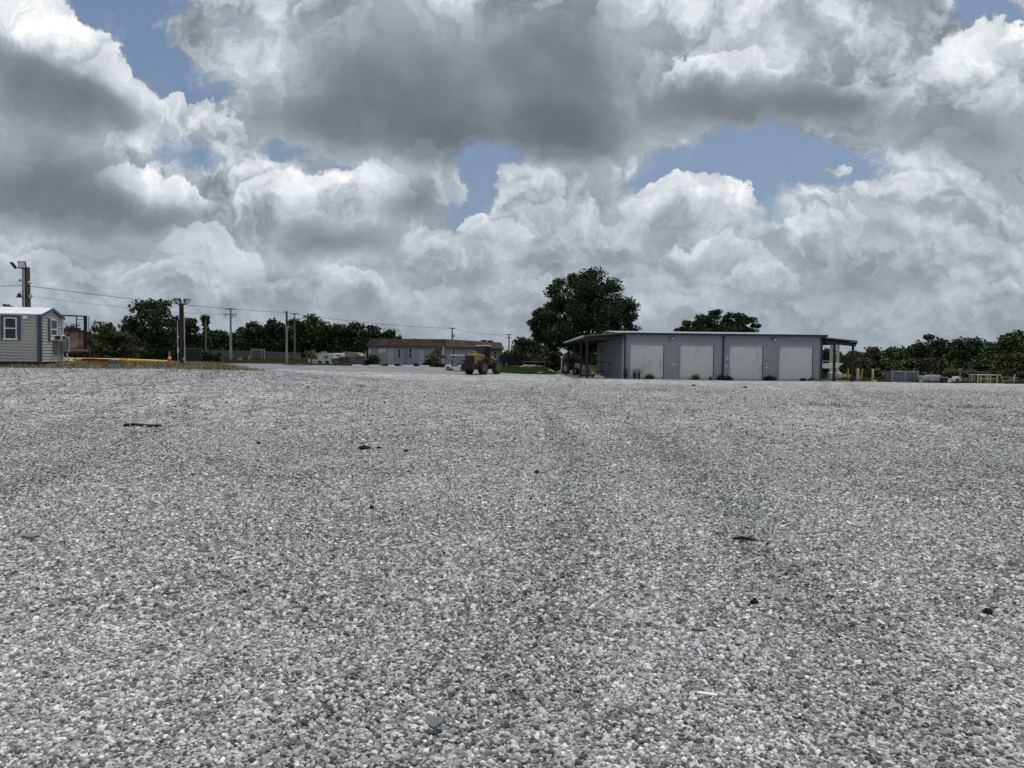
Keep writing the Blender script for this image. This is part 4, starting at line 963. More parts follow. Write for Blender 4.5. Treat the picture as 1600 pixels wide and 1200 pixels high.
for py, px in ((527, 279.5), (545.5, 279.5), (549, 279.5), (561, 288)):
    k = MB(); k.box(((px - 284) * Y / F_PX, -.08, ez(px, py, Y) - g0), (.10, .10, .16), bev=.015); k.build('junction_box', trim_pale, o)
wire_m = mat('cable', (.045, .048, .055), .7, .1)
def wire(label, a, b, sag, r_):
    a, b = Vector(a), Vector(b); n = 24; pts = [a.lerp(b, i / n) - Vector((0, 0, sag * 4 * (i / n) * (1 - i / n))) for i in range(n + 1)]
    k = MB(); k.path([p - a for p in pts], r_, n=5); tag(k.build('overhead_cable', wire_m, loc=a), label, 'cable')
A0 = at(-90, 446, 50); A1 = at(47, 447, 47.9); A2 = at(360, 484, 97.8); A3 = at(448, 488.3, 85.9); A4 = at(460, 490.5, 103.8); A5 = at(706, 513, 127.8); A6 = at(795, 523, 139.8)
wire('dark overhead cable reaching the double pole from the left picture edge', A0, at(37, 446, 47.9), .05, .016)
wire('dark overhead cable sagging from the double pole to the dark topped utility pole', A1, A3, .25, .020)
wire('overhead cable crossing the tree tops to the pole behind the office', A4, A5, .35, .026)
wire('last overhead cable from the pole behind the office to the far pole', A5, A6, .35, .022)
wire('faint lower cable from the double pole to the grey metal pole', at(48, 463, 47.9), at(360, 492, 97.8), .25, .010)

# ================================================================== OBJECTS
def pm(Y): return Y / F_PX
def place(px, Y, py=572):
    x = ex(px, Y, py); return Vector((x, Y, gz(x, Y)))
rust = mat('rusty_steel', (.10, .045, .028), .9, .5, 2.5, bump=.4, dirt=(.03, .02, .018), dirt_amt=.6, dirt_s=2)
rust_paint = mat('peeling_pink_paint', (.36, .25, .22), .85, .2, 2, bump=.3, dirt=(.12, .03, .02), dirt_amt=.85, dirt_s=2.2, stretch=(1, 1, .6))
yellow = mat('yellow_paint', (.62, .46, .05), .5, .12, 2, dirt=(.30, .20, .04), dirt_amt=.4)
yellow_old = mat('old_yellow_paint', (.48, .40, .10), .6, .2, 2, dirt=(.16, .12, .05), dirt_amt=.6, dirt_s=2)
red_p = mat('red_paint', (.22, .018, .015), .6, .25, 3, dirt=(.07, .02, .02), dirt_amt=.6)
orange_p = mat('orange_plastic', (.42, .09, .03), .5, .1)
blue_p = mat('blue_plastic', (.06, .17, .30), .45, .15)
navy_p = mat('navy_plastic', (.012, .018, .10), .5, .2)
cream = mat('cream_paint', (.52, .47, .34), .6, .15, dirt=(.25, .2, .12), dirt_amt=.4)
tan_p = mat('tan_tarp', (.30, .25, .20), .85, .25, 1.5, bump=.3, dirt=(.12, .10, .09), dirt_amt=.6)
grey_p = mat('grey_paint', (.24, .25, .27), .6, .15, dirt=(.12, .12, .12), dirt_amt=.4)
chrome = mat('worn_metal', (.38, .38, .38), .4, .2, metal=.6)

# ---- rusty trailer with open headboard, behind the shed
Y = 43.0; p = place(116, Y); z0 = p.z; s = pm(Y)
o = thing('flatbed_trailer', 'rusty trailer with an open black headboard frame above pink peeling panels', 'trailer', p, R(31))
zt = ez(116, 493.5, Y) - z0; zm = ez(116, 517, Y) - z0; zb = ez(116, 546, Y) - z0; xl, xr = (88 - 116) * s, (134 - 116) * s
k = MB(); k.box(((xl + xr) / 2, 0, zt), (xr - xl, .08, .08)); k.box(((xl + xr) / 2, 0, zm), (xr - xl, .08, .10)); k.box((xr - .10, 0, (zt + zb) / 2), (.20, .14, zt - zb)); k.box((xl, 0, (zt + zb) / 2), (.08, .08, zt - zb))
k.box(((119.5 - 116) * s, 0, (zt + zm) / 2), (.06, .06, zt - zm)); k.box(((124 - 116) * s, 0, zt - .22), (.36, .05, .04)); k.box(((124 - 116) * s, 0, zt - .42), (.36, .05, .03)); k.box((xr + .08, .05, (zt + zb) / 2 - .05), (.05, .05, zt - zb + .1))
k.build('headboard_frame', steel_red, o)
k = MB(); k.box(((xl + xr) / 2 - .1, .03, (zm + zb) / 2), (xr - xl - .24, .04, zm - zb - .10)); k.build('panel', rust_paint, o)
k = MB(); k.box(((xl + xr) / 2, .0, zb - .05), (xr - xl, .14, .13)); k.build('bolster', mat('pale_rust_rail', (.22, .22, .18), .8, .3), o)
k = MB(); k.box(((xl + xr) / 2 - .1, 3.1, zb - .10), (xr - xl - .2, 6.2, .12)); k.box((-.5, 3.2, zb - .28), (.14, 6.0, .26)); k.box((.5, 3.2, zb - .28), (.14, 6.0, .26)); k.build('bed', steel_dark, o)
for yy_ in (.9, 4.6, 5.7):
    for xx in (-.75, .72):
        k = MB(); k.lathe((xx - .12, yy_, .46), [(.25, 0), (.44, .02), (.48, .07), (.48, .20), (.44, .25), (.25, .27)], n=20, axis='X'); wo_ = k.build('wheel', black_p, o, smooth=True)
        k = MB(); k.lathe((xx - .13, yy_, .46), [(.05, 0), (.24, .03), (.26, .24), (.05, .29)], n=14, axis='X'); k.build('rim', rust, wo_)
# ---- yellow pipe rails on stands
def pipe_rail(label, x0, x1, y0p, y1p, Y, n):
    a, b = at(x0, y0p, Y), at(x1, y1p, Y + .25); c = (a + b) / 2
    o = thing('pipe_rail', label, 'pipe rail', (c.x, c.y, gz(c.x, c.y)), 0, 'yellow pipe rails beside the shed')
    a2, b2 = a - o.location, b - o.location
    k = MB(); k.tube(a2, b2, .10, n=14); 
    for e in (a2, b2): k.lathe(e, [(.10, -.03), (.10, .03)], n=14, axis='X')
    k.build('pipe', yellow, o, smooth=True)
    for i in range(n):
        f = (i + .5) / n; q_ = a2.lerp(b2, f); zg = -.05
        k = MB(); k.prism([(-.16, zg), (.16, zg), (.07, q_.z - .06), (-.07, q_.z - .06)], .07, (q_.x, q_.y, 0)); k.build('stand', yellow_old, o)
    k = MB(); k.tube(a2 + Vector((.1, .12, -.17)), b2 + Vector((-.1, .12, -.17)), .05, n=10); k.build('lower_pipe', red_p, o)
pipe_rail('short yellow pipe rail nearest to the shed', 97, 116, 561.2, 561.6, 38.6, 2)
pipe_rail('longest yellow pipe rail, in the middle of the three', 120.5, 198, 561.7, 563.2, 38.8, 5)
pipe_rail('yellow pipe rail ending at the orange traffic cone', 201.5, 263.5, 563.3, 565.6, 39.0, 4)
for lb, a, b, zz, Y in (('low red steel channel lying under the middle yellow pipe rail, left of the blue tub', 130, 150, 568.5, 38.0), ('red steel channel directly behind the blue tub', 150, 172, 570, 37.4)):
    A_, B_ = at(a, zz, Y), at(b, zz + .3, Y); k = MB(); c = (A_ + B_) / 2; g_ = gz(c.x, c.y); L_ = (B_ - A_).length
    k.box((0, 0, .06), (L_, .26, .05)); k.box((0, -.13, .16), (L_, .03, .22)); k.box((0, .13, .16), (L_, .03, .22)); tag(k.build('steel_channel', red_p, loc=(c.x, c.y, g_)), lb, 'steel channel')
# ---- blue tub
p = place(177.5, 35.6); k = MB(); k.lathe((0, 0, 0), [(.15, .0), (.19, .02), (.215, .27), (.235, .28), (.235, .30), (.205, .30), (.20, .27), (.14, .04)], n=24)
o = thing('tub', 'faded blue plastic tub standing in the dry grass in front of the yellow pipes', 'tub', p); k.build('body', blue_p, o, smooth=True)
k = MB(); k.lathe((0, 0, .285), [(.222, 0), (.245, .005), (.245, .03), (.19, .035), (.19, .03)], n=24); k.build('rim', mat('pale_blue_plastic', (.22, .34, .40), .5, .1), o, smooth=True)
# ---- traffic cone
p = place(265, 37.6)
o = thing('traffic_cone', 'orange traffic cone with white bands at the end of the yellow pipe rails', 'traffic cone', p)
k = MB(); k.box((0, 0, .02), (.38, .38, .04), bev=.015); k.build('base', mat('black_base', (.03, .025, .022), .8), o)
k = MB(); k.lathe((0, 0, .04), [(.15, 0), (.125, .03), (.085, .30), (.03, .70), (.02, .71)], n=20); k.build('body', orange_p, o, smooth=True)
for za, zb in ((.36, .46), (.52, .58)):
    k = MB(); ra, rb = .128 - za * .138 + .004, .128 - zb * .138 + .004; k.lathe((0, 0, 0), [(ra, za), (rb, zb)], n=20); k.build('reflective_band', white_p, o, smooth=True)
# ---- dark dumpster
Y = 72.0; p = place(300, Y); s = pm(Y); zt = ez(300, 545, Y) - p.z
o = thing('dumpster', 'dark open dumpster behind the four headed floodlight pole', 'dumpster', p, R(22)); w_ = 24 * s
k = MB(); k.box((0, .8, .12), (w_, 1.7, .1)); k.box((0, 0, zt / 2), (w_, .07, zt)); k.box((0, 1.65, zt / 2), (w_, .07, zt)); k.box((-w_ / 2, .8, zt / 2), (.07, 1.6, zt)); k.box((w_ / 2, .8, zt / 2), (.07, 1.6, zt))
for i in range(5): k.box((-w_ / 2 + w_ * (i + .5) / 5, -.06, zt / 2), (.08, .07, zt - .1))
k.build('body', mat('dumpster_black', (.02, .02, .022), .8, .3), o)
k = MB(); k.box((0, -.02, zt + .03), (w_ + .08, .14, .09)); k.box((0, 1.65, zt + .03), (w_ + .08, .14, .09)); k.build('rim', mat('dumpster_rim', (.10, .09, .085), .8, .3), o)
# ---- far chain link fence on the left: panel, gate, posts
Y = 84.0
mesh_g = bpy.data.materials.new('chain_link'); mesh_g.use_nodes = True; nt = mesh_g.node_tree; q = G(nt); pb = nt.nodes['Principled BSDF']; pb.inputs['Base Color'].default_value = (.20, .21, .21, 1); pb.inputs['Roughness'].default_value = .5
tcn = q.n('ShaderNodeTexCoord'); sx, sy, sz = q.sep(tcn.outputs['Object'])
d1 = q.m('ABSOLUTE', q.m('SUBTRACT', q.m('FRACT', q.m('MULTIPLY', q.m('ADD', sx, sz), 14.0)), .5)); d2 = q.m('ABSOLUTE', q.m('SUBTRACT', q.m('FRACT', q.m('MULTIPLY', q.m('SUBTRACT', sx, sz), 14.0)), .5))
q.put(pb.inputs['Alpha'], q.m('MAXIMUM', q.m('LESS_THAN', d1, .10), q.m('LESS_THAN', d2, .10)))
def link_fence(label, x0p, x1p, top, Y, posts, name='chain_link_fence', cat='fence', slats=None, pst=galv):
    a, b = place(x0p, Y), place(x1p, Y); zt = ez((x0p + x1p) / 2, top, Y) - a.z
    o = thing(name, label, cat, a); L_ = b.x - a.x; dz = b.z - a.z
    k = MB(); k.add([(0, 0, .05), (L_, 0, dz + .05), (L_, 0, dz + zt - .03), (0, 0, zt - .03), (0, .012, .05), (L_, .012, dz + .05), (L_, .012, dz + zt - .03), (0, .012, zt - .03)], [(0, 1, 2, 3), (7, 6, 5, 4), (0, 4, 5, 1), (1, 5, 6, 2), (2, 6, 7, 3), (3, 7, 4, 0)])
    k.build('mesh_panel', slats or mesh_g, o)
    k = MB(); k.tube((0, 0, zt), (L_, 0, zt + dz), .03, n=6); k.build('top_rail', pst, o)
    for q_ in posts:
        xx = (q_ - x0p) * (L_ / (x1p - x0p)); k = MB(); k.tube((xx, -.02, -.1), (xx, -.02, zt + .18), .045, n=8); k.build('post', pst, o)
    return o
fence_l = link_fence('long chain link fence in front of the left trees', 318, 470, 548, 103, (338, 350, 380.5, 446), pst=mat('dull_post', (.16, .165, .165), .6, .2))
link_fence('grey screened gate panel standing in the far fence', 392.5, 413, 546.5, 100, (392.5, 409, 413.5), name='gate_panel', cat='gate', slats=mat('grey_screen', (.085, .095, .09), .8, .15))
for lb, px, Y, h in (('small pale crate on the verge near the gate panel', 374.5, 98, .44), ('short pale marker stub just left of the gate panel', 389, 98, .7), ('short white marker stub at the foot of the slim pale post', 317.5, 78, .5)):
    p = place(px, Y); k = MB()
    if h == .44:
        k.box((0, 0, .04), (.5, .4, .05)); [k.box((sx_ * .22, sy_ * .18, .22), (.05, .05, .4)) for sx_ in (-1, 1) for sy_ in (-1, 1)]
        for zz in (.14, .27, .40): k.box((0, -.20, zz), (.52, .02, .08)); k.box((0, .20, zz), (.52, .02, .08)); k.box((.25, 0, zz), (.02, .4, .08)); k.box((-.25, 0, zz), (.02, .4, .08))
        tag(k.build('crate', cream, loc=p), lb, 'crate')
    else:
        k.tube((0, 0, -.1), (.03, 0, h), .07, .06, n=8); k.lathe((.03, 0, h), [(.075, -.06), (.075, 0), (.04, .05)], n=8); tag(k.build('marker_stub', trim_pale, loc=p), lb, 'marker')
# ---- white camper and pale truck cap left of the office
Y = 96.0; p = place(505, Y); s = pm(Y)
zc = ez(505, 551.5, Y) - p.z
o = thing('camper_trailer', 'long low white camper trailer behind the small crape myrtle', 'camper', p, R(-4))
w_ = 50 * s; k = MB(); prof = [(-w_ / 2, .35), (-w_ / 2 + .3, .30), (w_ / 2 - .1, .30), (w_ / 2, .5), (w_ / 2, zc - .15), (w_ / 2 - .3, zc), (-w_ / 2 + .7, zc), (-w_ / 2 + .1, zc * .62)]
k.prism(prof, 2.3, (0, 1.2, 0)); k.build('body', mat('camper_white', (.46, .48, .50), .45, .06, dirt=(.3, .3, .3), dirt_amt=.3), o)
for xa, ww in ((-1.2, .7), (.35, .6), (1.5, .35)):
    k = MB(); k.box((xa, .035, zc * .66), (ww, .03, .34)); k.build('window', glass_mat('dull_window', (.16, .17, .19), .2), o)
k = MB(); k.box((-.3, 1.2, zc + .10), (.6, .6, .18), bev=.04); k.build('roof_vent', grey_p, o)
for xx in (-.5, .5):
    k = MB(); k.lathe((xx, .02, .28), [(.10, 0), (.27, .02), (.28, .2), (.10, .22)], n=16, axis='Y'); k.build('wheel', black_p, o, smooth=True)
k = MB(); k.box((0, .045, .42), (w_ - .4, .02, .05)); k.build('stripe', grey_p, o)
Y = 93.0; p = place(527, Y); zc = ez(527, 552, Y) - p.z; zlo = ez(527, 559, Y) - p.z
o = thing('box_trailer', 'small bright white box trailer with dark vent, right of the camper', 'trailer', p)
w_ = 13.5 * pm(Y); k = MB(); k.box((0, .9, (zc + .3) / 2), (w_, 1.8, zc - .3), bev=.05); k.build('body', mat('bright_white', (.70, .71, .72), .4, .05), o)
k = MB(); k.box((.12, -.015, zc - .28), (.62, .03, .12)); k.build('vent', steel_dark, o)
for xx in (-.3, .3):
    k = MB(); k.lathe((xx, .0, .25), [(.08, 0), (.24, .02), (.25, .18), (.08, .2)], n=14, axis='Y'); k.build('wheel', black_p, o, smooth=True)
# tan canopy and low sheds next to the office
Y = 97.0; a, b = place(534, Y), place(562, Y); s = pm(Y); zt = ez(545, 549.5, Y) - a.z
o = thing('tarp_shelter', 'tan tarp covered shelter between the white box trailer and the office', 'shelter', a); w_ = b.x - a.x
k = MB(); k.prism([(-.4, zt - .75), (.15, zt), (w_ - .4, zt - .12), (w_ + .2, zt - .6), (w_ + .1, zt - .72), (-.4, zt - .85)], 3.6, (0, 1.8, 0)); k.build('roof', tan_p, o)
for xx in (-.2, w_ * .5, w_):
    for yy_ in (.1, 3.4): k = MB(); k.box((xx, yy_, (zt - .7) / 2), (.09, .09, zt - .7)); k.build('post', steel_dark, o)
k = MB(); k.box((w_ / 2, 3.4, (zt - .8) / 2), (w_ + .3, .05, zt - .85)); k.build('back_wall', grey_p, o)
Y = 90.5; a, b = place(518, Y), place(572, Y); zt = ez(520, 560.5, Y) - a.z; zt2 = ez(568, 556, Y) - a.z; w_ = b.x - a.x
o = thing('low_shed', 'low dark grey shed with sloping roof, joined to the left end of the office', 'shed', a)
k = MB(); k.prism([(0, -.3), (w_, -.3), (w_, zt2 - .06), (0, zt - .06)], 2.2, (0, 1.15, 0)); k.build('wall', mat('dark_board_wall', (.12, .125, .12), .85, .2, 2, dirt=(.06, .06, .05), dirt_amt=.5), o)
k = MB(); k.prism([(-.15, zt - .06), (w_ - .05, zt2 - .06), (w_ - .05, zt2), (-.15, zt)], 2.5, (0, 1.15, 0)); k.build('roof', mat('grey_sheet_roof', (.10, .105, .11), .6, .2), o)
k = MB(); k.box((w_ * .36, .03, .75), (w_ * .30, .04, .7)); k.build('window', dark_glass, o)
for i in range(3):
    k = MB(); k.box((w_ * .62, .02, .55 + i * .22), (w_ * .16, .05, .09)); k.build('shelf_board', grey_p, o)
k = MB(); k.box((w_ * .985, .02, 1.15), (.2, .05, 1.4)); k.build('corner_board', grey_p, o)
# ---- parking wheel stops
def stop(px, py, Y, wpx):
    p = at(px, py, Y); p.z = gz(p.x, p.y); L_ = wpx * pm(Y); k = MB()
    k.prism([(-.13, 0), (.13, 0), (.10, .18), (-.10, .18)], L_, (0, 0, 0), 'YZ'); return k.build('wheel_stop', mat('white_concrete', (.78, .77, .74), .85, .1, dirt=(.4, .4, .38), dirt_amt=.3), loc=p)
for px, wd, lb in ((558, 14, 'white parking wheel stop in front of the low dark shed'), (584.5, 15, 'white parking wheel stop in front of the round dark bush'), (611.5, 9, 'short white parking wheel stop in front of the grey office door'),
                   (637.5, 17, 'white parking wheel stop under the two dark office windows'), (664, 15, 'white parking wheel stop just left of the pale flowering shrub')):
    tag(stop(px, 573, 83.5, wd), lb, 'wheel stop', 'parking wheel stops in front of the office')
p = place(463, 76); k = MB(); k.box((0, 0, .05), (1.5, .5, .09), rz=.1, bev=.02); k.box((.3, .1, .12), (.9, .3, .07), rz=-.2, bev=.02); tag(k.build('board_stack', conc, loc=p), 'pale flat boards lying on the drive left of the crape myrtle', 'boards')
# ---- shrubs by the office
T_('round dark bush against the left end of the office wall', 584, 552, 24, 88, m=L_DARK, nl=1900, ls=.12, ncl=22, cr=.42, seed=120, shape='bush', z0f=0, name='bush', cat='bush')
T_('pale flowering shrub in front of the middle of the office', 680, 537, 36, 84, m=L_YEL, nl=620, ls=.12, ncl=26, cr=.35, seed=121, shape='tall', z0f=.16, name='shrub', cat='shrub', forks=12, tk=.04)
T_('dark leafy growth at the foot of the pale flowering shrub', 672, 560, 32, 85, m=L_DARK, nl=900, ls=.12, ncl=20, cr=.32, seed=122, shape='bush', z0f=0, name='bush', cat='bush')
T_('thin young crape myrtle with a few yellow leaves standing alone on the drive', 486, 543, 22, 80, m=L_YEL, nl=420, ls=.11, ncl=16, cr=.30, seed=123, shape='tall', z0f=.30, name='young_tree', tk=.04, forks=12)
for i, (px, wd, tp, lb) in enumerate(((620, 12, 568, 'low dark plant under the office wall left of the two windows'), (650, 12, 567, 'low dark plant under the pale blue framed office door'), (527, 12, 567, 'low weed clump against the dark grey shed'), (549, 13, 567, 'low dark bush near the right end of the dark grey shed'), (603, 10, 569, 'small weed beside the short wheel stop'))):
    T_(lb, px, tp, wd, 86 if px > 580 else 88, m=L_DARK, nl=260, ls=.10, ncl=8, cr=.22, seed=130 + i, shape='bush', z0f=0, name='weed', cat='weed', forks=3, tk=.02)
p = place(692, 84); k = MB(); k.lathe((0, 0, 0), [(.28, 0), (.34, .05), (.36, .42), (.32, .45), (.28, .40), (.1, .38)], n=16); tag(k.build('planter', black_p, loc=p, smooth=True), 'round black planter at the foot of the white downspout', 'planter')

# ---- white golf cart
Y = 77.5; p = place(713.5, Y, 576)
o = thing('golf_cart', 'small white golf cart parked behind the yellow loader', 'golf cart', p, R(168))
sc_c = 1.0
k = MB(); k.prism([(-1.15, .28), (-.95, .22), (.95, .22), (1.15, .34), (1.18, .62), (.85, .72), (.78, .42), (-.2, .36), (-.28, .62), (-1.05, .78), (-1.18, .6)], 1.05, (0, 0, 0)); k.build('body', white_p, o)
k = MB(); k.box((-.42, 0, .72), (.52, 1.0, .14), bev=.04); k.box((-.70, 0, .98), (.12, 1.0, .44), bev=.04); k.build('seat', mat('dark_seat', (.05, .05, .055), .7), o)
k = MB(); k.box((-.05, 0, 1.70), (1.35, 1.08, .10), bev=.03); k.build('canopy', white_p, o)
for xx, yy_ in ((.58, .48), (.58, -.48), (-.68, .48), (-.68, -.48)):
    k = MB(); k.tube((xx + (.28 if xx > 0 else -.10), yy_, .6), (xx, yy_, 1.68), .022, n=6); k.build('canopy_post', grey_p, o)
k = MB(); k.box((.84, 0, 1.22), (.03, .92, .86), ry=R(-6)); k.build('windshield', glass_mat('clear_screen', (.35, .38, .40), .1), o)
k = MB(); k.tube((.62, .25, .7), (.42, .25, 1.02), .02, n=6); k.lathe((.40, .25, 1.03), [(.15, -.012), (.17, 0), (.15, .012)], n=16, axis='X'); k.build('steering_wheel', black_p, o)
for xx in (-.78, .80):
    for yy_ in (-.50, .50):
        k = MB(); k.lathe((xx, yy_ - .09, .23), [(.12, 0), (.21, .01), (.23, .04), (.23, .14), (.21, .17), (.12, .18)], n=18, axis='Y'); w0 = k.build('wheel', black_p, o, smooth=True)
        k = MB(); k.lathe((xx, yy_ - .10, .23), [(.03, 0), (.11, .01), (.12, .19), (.03, .2)], n=12, axis='Y'); k.build('rim', chrome, w0, smooth=True)
o.scale = (sc_c,) * 3

# ---- articulated wheel loader: +x forward; seen from its left rear quarter... the engine end faces the camera's left
Y = 72.5; p = place(755, Y, 583)
o = thing('wheel_loader', 'muddy yellow wheel loader with a glazed cab parked in front of the office', 'wheel loader', p, R(58))
ld_y = mat('loader_yellow', (.40, .30, .06), .6, .2, 2.5, dirt=(.075, .05, .03), dirt_amt=.7, dirt_s=1.6)
ld_d = mat('loader_dark', (.018, .015, .014), .75, .35, 3, dirt=(.04, .028, .02), dirt_amt=.4)
ld_r = mat('loader_red', (.18, .02, .02), .6, .2)
tyre = mat('loader_tyre', (.022, .020, .019), .85, .3, 4, bump=.4, dirt=(.10, .09, .08), dirt_amt=.5)
k = MB()  # rear frame with the engine hood: narrow top, sloping back
k.prism([(-2.75, .95), (-2.85, 1.75), (-2.55, 2.02), (-1.0, 2.12), (-.55, 2.02), (-.45, 1.15), (-.7, .95)], 1.25, (0, 0, 0)); k.build('engine_hood', ld_y, o)
k = MB(); k.prism([(-2.60, 2.02), (-2.45, 2.10), (-1.05, 2.20), (-1.0, 2.12)], 1.0, (0, 0, 0)); k.box((-1.9, .15, 2.30), (.7, .5, .22), bev=.03); k.build('hood_top', mat('pale_hood', (.26, .24, .15), .6, .2, dirt=(.08, .06, .04), dirt_amt=.6), o)
k = MB(); k.box((-2.86, 0, 1.50), (.12, 1.24, .92), ry=R(-7)); k.build('radiator_frame', ld_d, o)
gr_ = MB()
for i in range(8): gr_.box((-2.93 + .012 * i * -0, 0, 1.16 + i * .095), (.05, .96, .04))
gr_.build('grille', mat('grille_rust', (.05, .03, .025), .8, .4), o)
k = MB(); k.box((-2.78, 0, .82), (.66, 2.15, .62), bev=.08); k.box((-2.55, 0, .52), (.3, .5, .3)); k.build('counterweight', ld_d, o)
for sy_ in (-1, 1):
    k = MB(); k.box((-3.08, sy_ * .72, 1.12), (.08, .22, .14), bev=.02); k.build('tail_light', ld_r, o)
k = MB(); k.box((-1.3, 0, .75), (2.4, .8, .45)); k.box((.1, 0, .80), (.9, .5, .5)); k.lathe((-.05, 0, .55), [(.18, 0), (.18, .65)], n=12); k.box((1.35, 0, .85), (1.5, .75, .6)); k.build('frame', ld_d, o)
k = MB(); k.prism([(.45, 1.05), (2.0, .95), (2.15, 1.35), (1.55, 1.85), (.85, 1.95), (.55, 1.55)], .85, (0, 0, 0)); k.build('front_frame', ld_y, o)
cab = MB()
for xx, yy_ in ((-.55, .62), (-.55, -.62), (.55, .58), (.55, -.58)): cab.box((xx, yy_, 2.32), (.09, .09, 1.32))
cab.box((0, 0, 1.42), (1.25, 1.35, .5), bev=.05); co_ = cab.build('cab', ld_d, o)
k = MB(); k.box((0, 0, 3.02), (1.42, 1.46, .12), bev=.04); k.build('cab_roof', mat('cab_roof_cream', (.52, .48, .36), .5, .1), co_)
gl = glass_mat('cab_glass', (.022, .03, .036), .06)
for c_, d_ in (((0, .63, 2.32), (1.02, .02, 1.22)), ((0, -.63, 2.32), (1.02, .02, 1.22)), ((.56, 0, 2.32), (.02, 1.1, 1.22)), ((-.56, 0, 2.32), (.02, 1.15, 1.22))):
    k = MB(); k.box(c_, d_); k.build('window', gl, co_)
k = MB(); k.tube((-1.25, -.35, 2.15), (-1.25, -.35, 2.75), .06, n=10); k.tube((-1.25, -.35, 2.72), (-1.38, -.35, 2.82), .05, n=8); k.build('exhaust', ld_d, o)
for sy_ in (-1, 1):
    k = MB(); k.path([(-.6, sy_ * .75, 1.0), (-.75, sy_ * .80, 1.35), (-.60, sy_ * .75, 1.8)], .02, n=5); k.box((-.25, sy_ * .80, .72), (.42, .22, .05)); k.box((-.25, sy_ * .82, 1.02), (.42, .2, .05)); k.build('step', ld_d, o)
    for xx in (-1.55, 1.45):
        k = MB(); kk = [(.42, 0), (.62, .01), (.72, .06), (.74, .12), (.74, .42), (.72, .48), (.62, .53), (.42, .54)]; k.lathe((xx, sy_ * .98 - .27, .74), kk, n=28, axis='Y')
        for j in range(20):
            a = j * math.pi / 10
            for hs in (-1, 1): k.box((xx + math.cos(a + .08 * hs) * .75, sy_ * .98 + hs * .14, .74 + math.sin(a + .08 * hs) * .75), (.07, .24, .10), ry=-a)
        w0 = k.build('wheel', tyre, o)
        k = MB(); k.lathe((xx, sy_ * 1.26 - (.05 if sy_ > 0 else -.05) - .02, .74), [(.10, -.02), (.20, .0), (.40, -.02), (.43, .02)], n=22, axis='Y'); k.lathe((xx, sy_ * 1.25, .74), [(.41, -.03), (.41, .03)], n=22, axis='Y'); k.lathe((xx, sy_ * 1.24, .74), [(.17, -.06), (.17, .06)], n=14, axis='Y'); k.build('rim', mat('dusty_rim', (.15, .135, .11), .8, .3, dirt=(.05, .045, .04), dirt_amt=.6), w0)
        fm = MB(); n_ = 7
        for j in range(n_):
            a = R(25 + j * 130 / n_); fm.box((xx + math.cos(a) * .88, sy_ * .98, .74 + math.sin(a) * .88), (.05, .62, .30), ry=-(a))
        if xx < 0: fm.build('mudguard', ld_d, o)
        k = MB()
    k.path([(.95, sy_ * .46, 1.85), (1.7, sy_ * .50, 1.55), (2.5, sy_ * .52, .95), (3.0, sy_ * .52, .45)], [.13, .15, .14, .11], n=6); k.build('lift_arm', ld_y, o)
    k = MB(); k.tube((1.1, sy_ * .30, 1.1), (2.3, sy_ * .40, 1.05), .07, .05, n=10); k.build('cylinder', chrome, o)
k = MB(); k.box((3.0, 0, .75), (.12, 1.3, .75)); k.box((3.02, 0, 1.12), (.14, 1.5, .10)); k.build('coupler', ld_y, o)
for yy_ in (-.42, .42):
    k = MB(); k.box((3.12, yy_, .62), (.08, .14, 1.0)); k.box((3.65, yy_, .12), (1.1, .13, .07)); k.build('fork', yellow_old, o)
o.scale = (.84, .84, .96)

# ---- lawn patch and things on it
def blades(name, label, pts, hmin, hmax, wd, m, seed, lean=.35):
    """individual grass blades standing at the given ground points"""
    r = np.random.default_rng(seed); n = len(pts); h = r.uniform(hmin, hmax, n); a = r.uniform(0, 6.283, n); l = r.uniform(0, lean, n) * h
    x, y = pts[:, 0], pts[:, 1]; z = hgt(x, y) - .02; dx, dy = np.cos(a), np.sin(a); w = wd * r.uniform(.6, 1.4, n)
    p0 = np.stack([x - dy * w, y + dx * w, z], 1); p1 = np.stack([x + dy * w, y - dx * w, z], 1)
    m1 = np.stack([x + dx * l * .4 + dy * w * .7, y + dy * l * .4 - dx * w * .7, z + h * .6], 1); m0 = np.stack([x + dx * l * .4 - dy * w * .7, y + dy * l * .4 + dx * w * .7, z + h * .6], 1)
    t0 = np.stack([x + dx * l, y + dy * l, z + h], 1); t1 = t0 + np.stack([dy * w * .2, -dx * w * .2, np.zeros(n)], 1)
    co = np.stack([p0, p1, m1, m0, t0, t1], 1).reshape(-1, 3); b = np.arange(n)[:, None] * 6
    fs = np.concatenate([b + np.array([[0, 1, 2, 3]]), b + np.array([[3, 2, 5, 4]])], 1).reshape(-1, 4)
    me = mesh_np(name, co, fs, np.repeat(r.uniform(0, 1, n), 2)); me.materials.append(m)
    o = bpy.data.objects.new(name, me); COL.objects.link(o); return tag(o, label, None, None, 'stuff')
def scat(poly, n, seed, dens=None):
    r = np.random.default_rng(seed); P_ = np.array(poly); lo, hi = P_.min(0), P_.max(0); x = r.uniform(lo[0], hi[0], n); y = r.uniform(lo[1], hi[1], n); k = pip(x, y, poly)
    if dens is not None: k &= dens(x, y, r.uniform(0, 1, n))
    return np.stack([x[k], y[k]], 1)
def clumpy(f, th):
    return lambda x, y, u: (np.sin(x * f + 2 * np.sin(y * f * .7)) * np.sin(y * f * 1.3 + np.sin(x * f * .5)) * .5 + .5 + (u - .5) * .9) > th
g_green = leaf_mat('lawn_blades', (.030, .065, .010), (.075, .14, .022))
g_dry = leaf_mat('dry_grass_blades', (.13, .115, .06), (.34, .29, .18))
g_mix = leaf_mat('verge_blades', (.030, .038, .012), (.11, .105, .045))
LAWN = [(-1.6, 76.5), (1.5, 75.0), (4.6, 76.2), (5.2, 79), (4.6, 84), (4.2, 97), (-1.2, 99)]
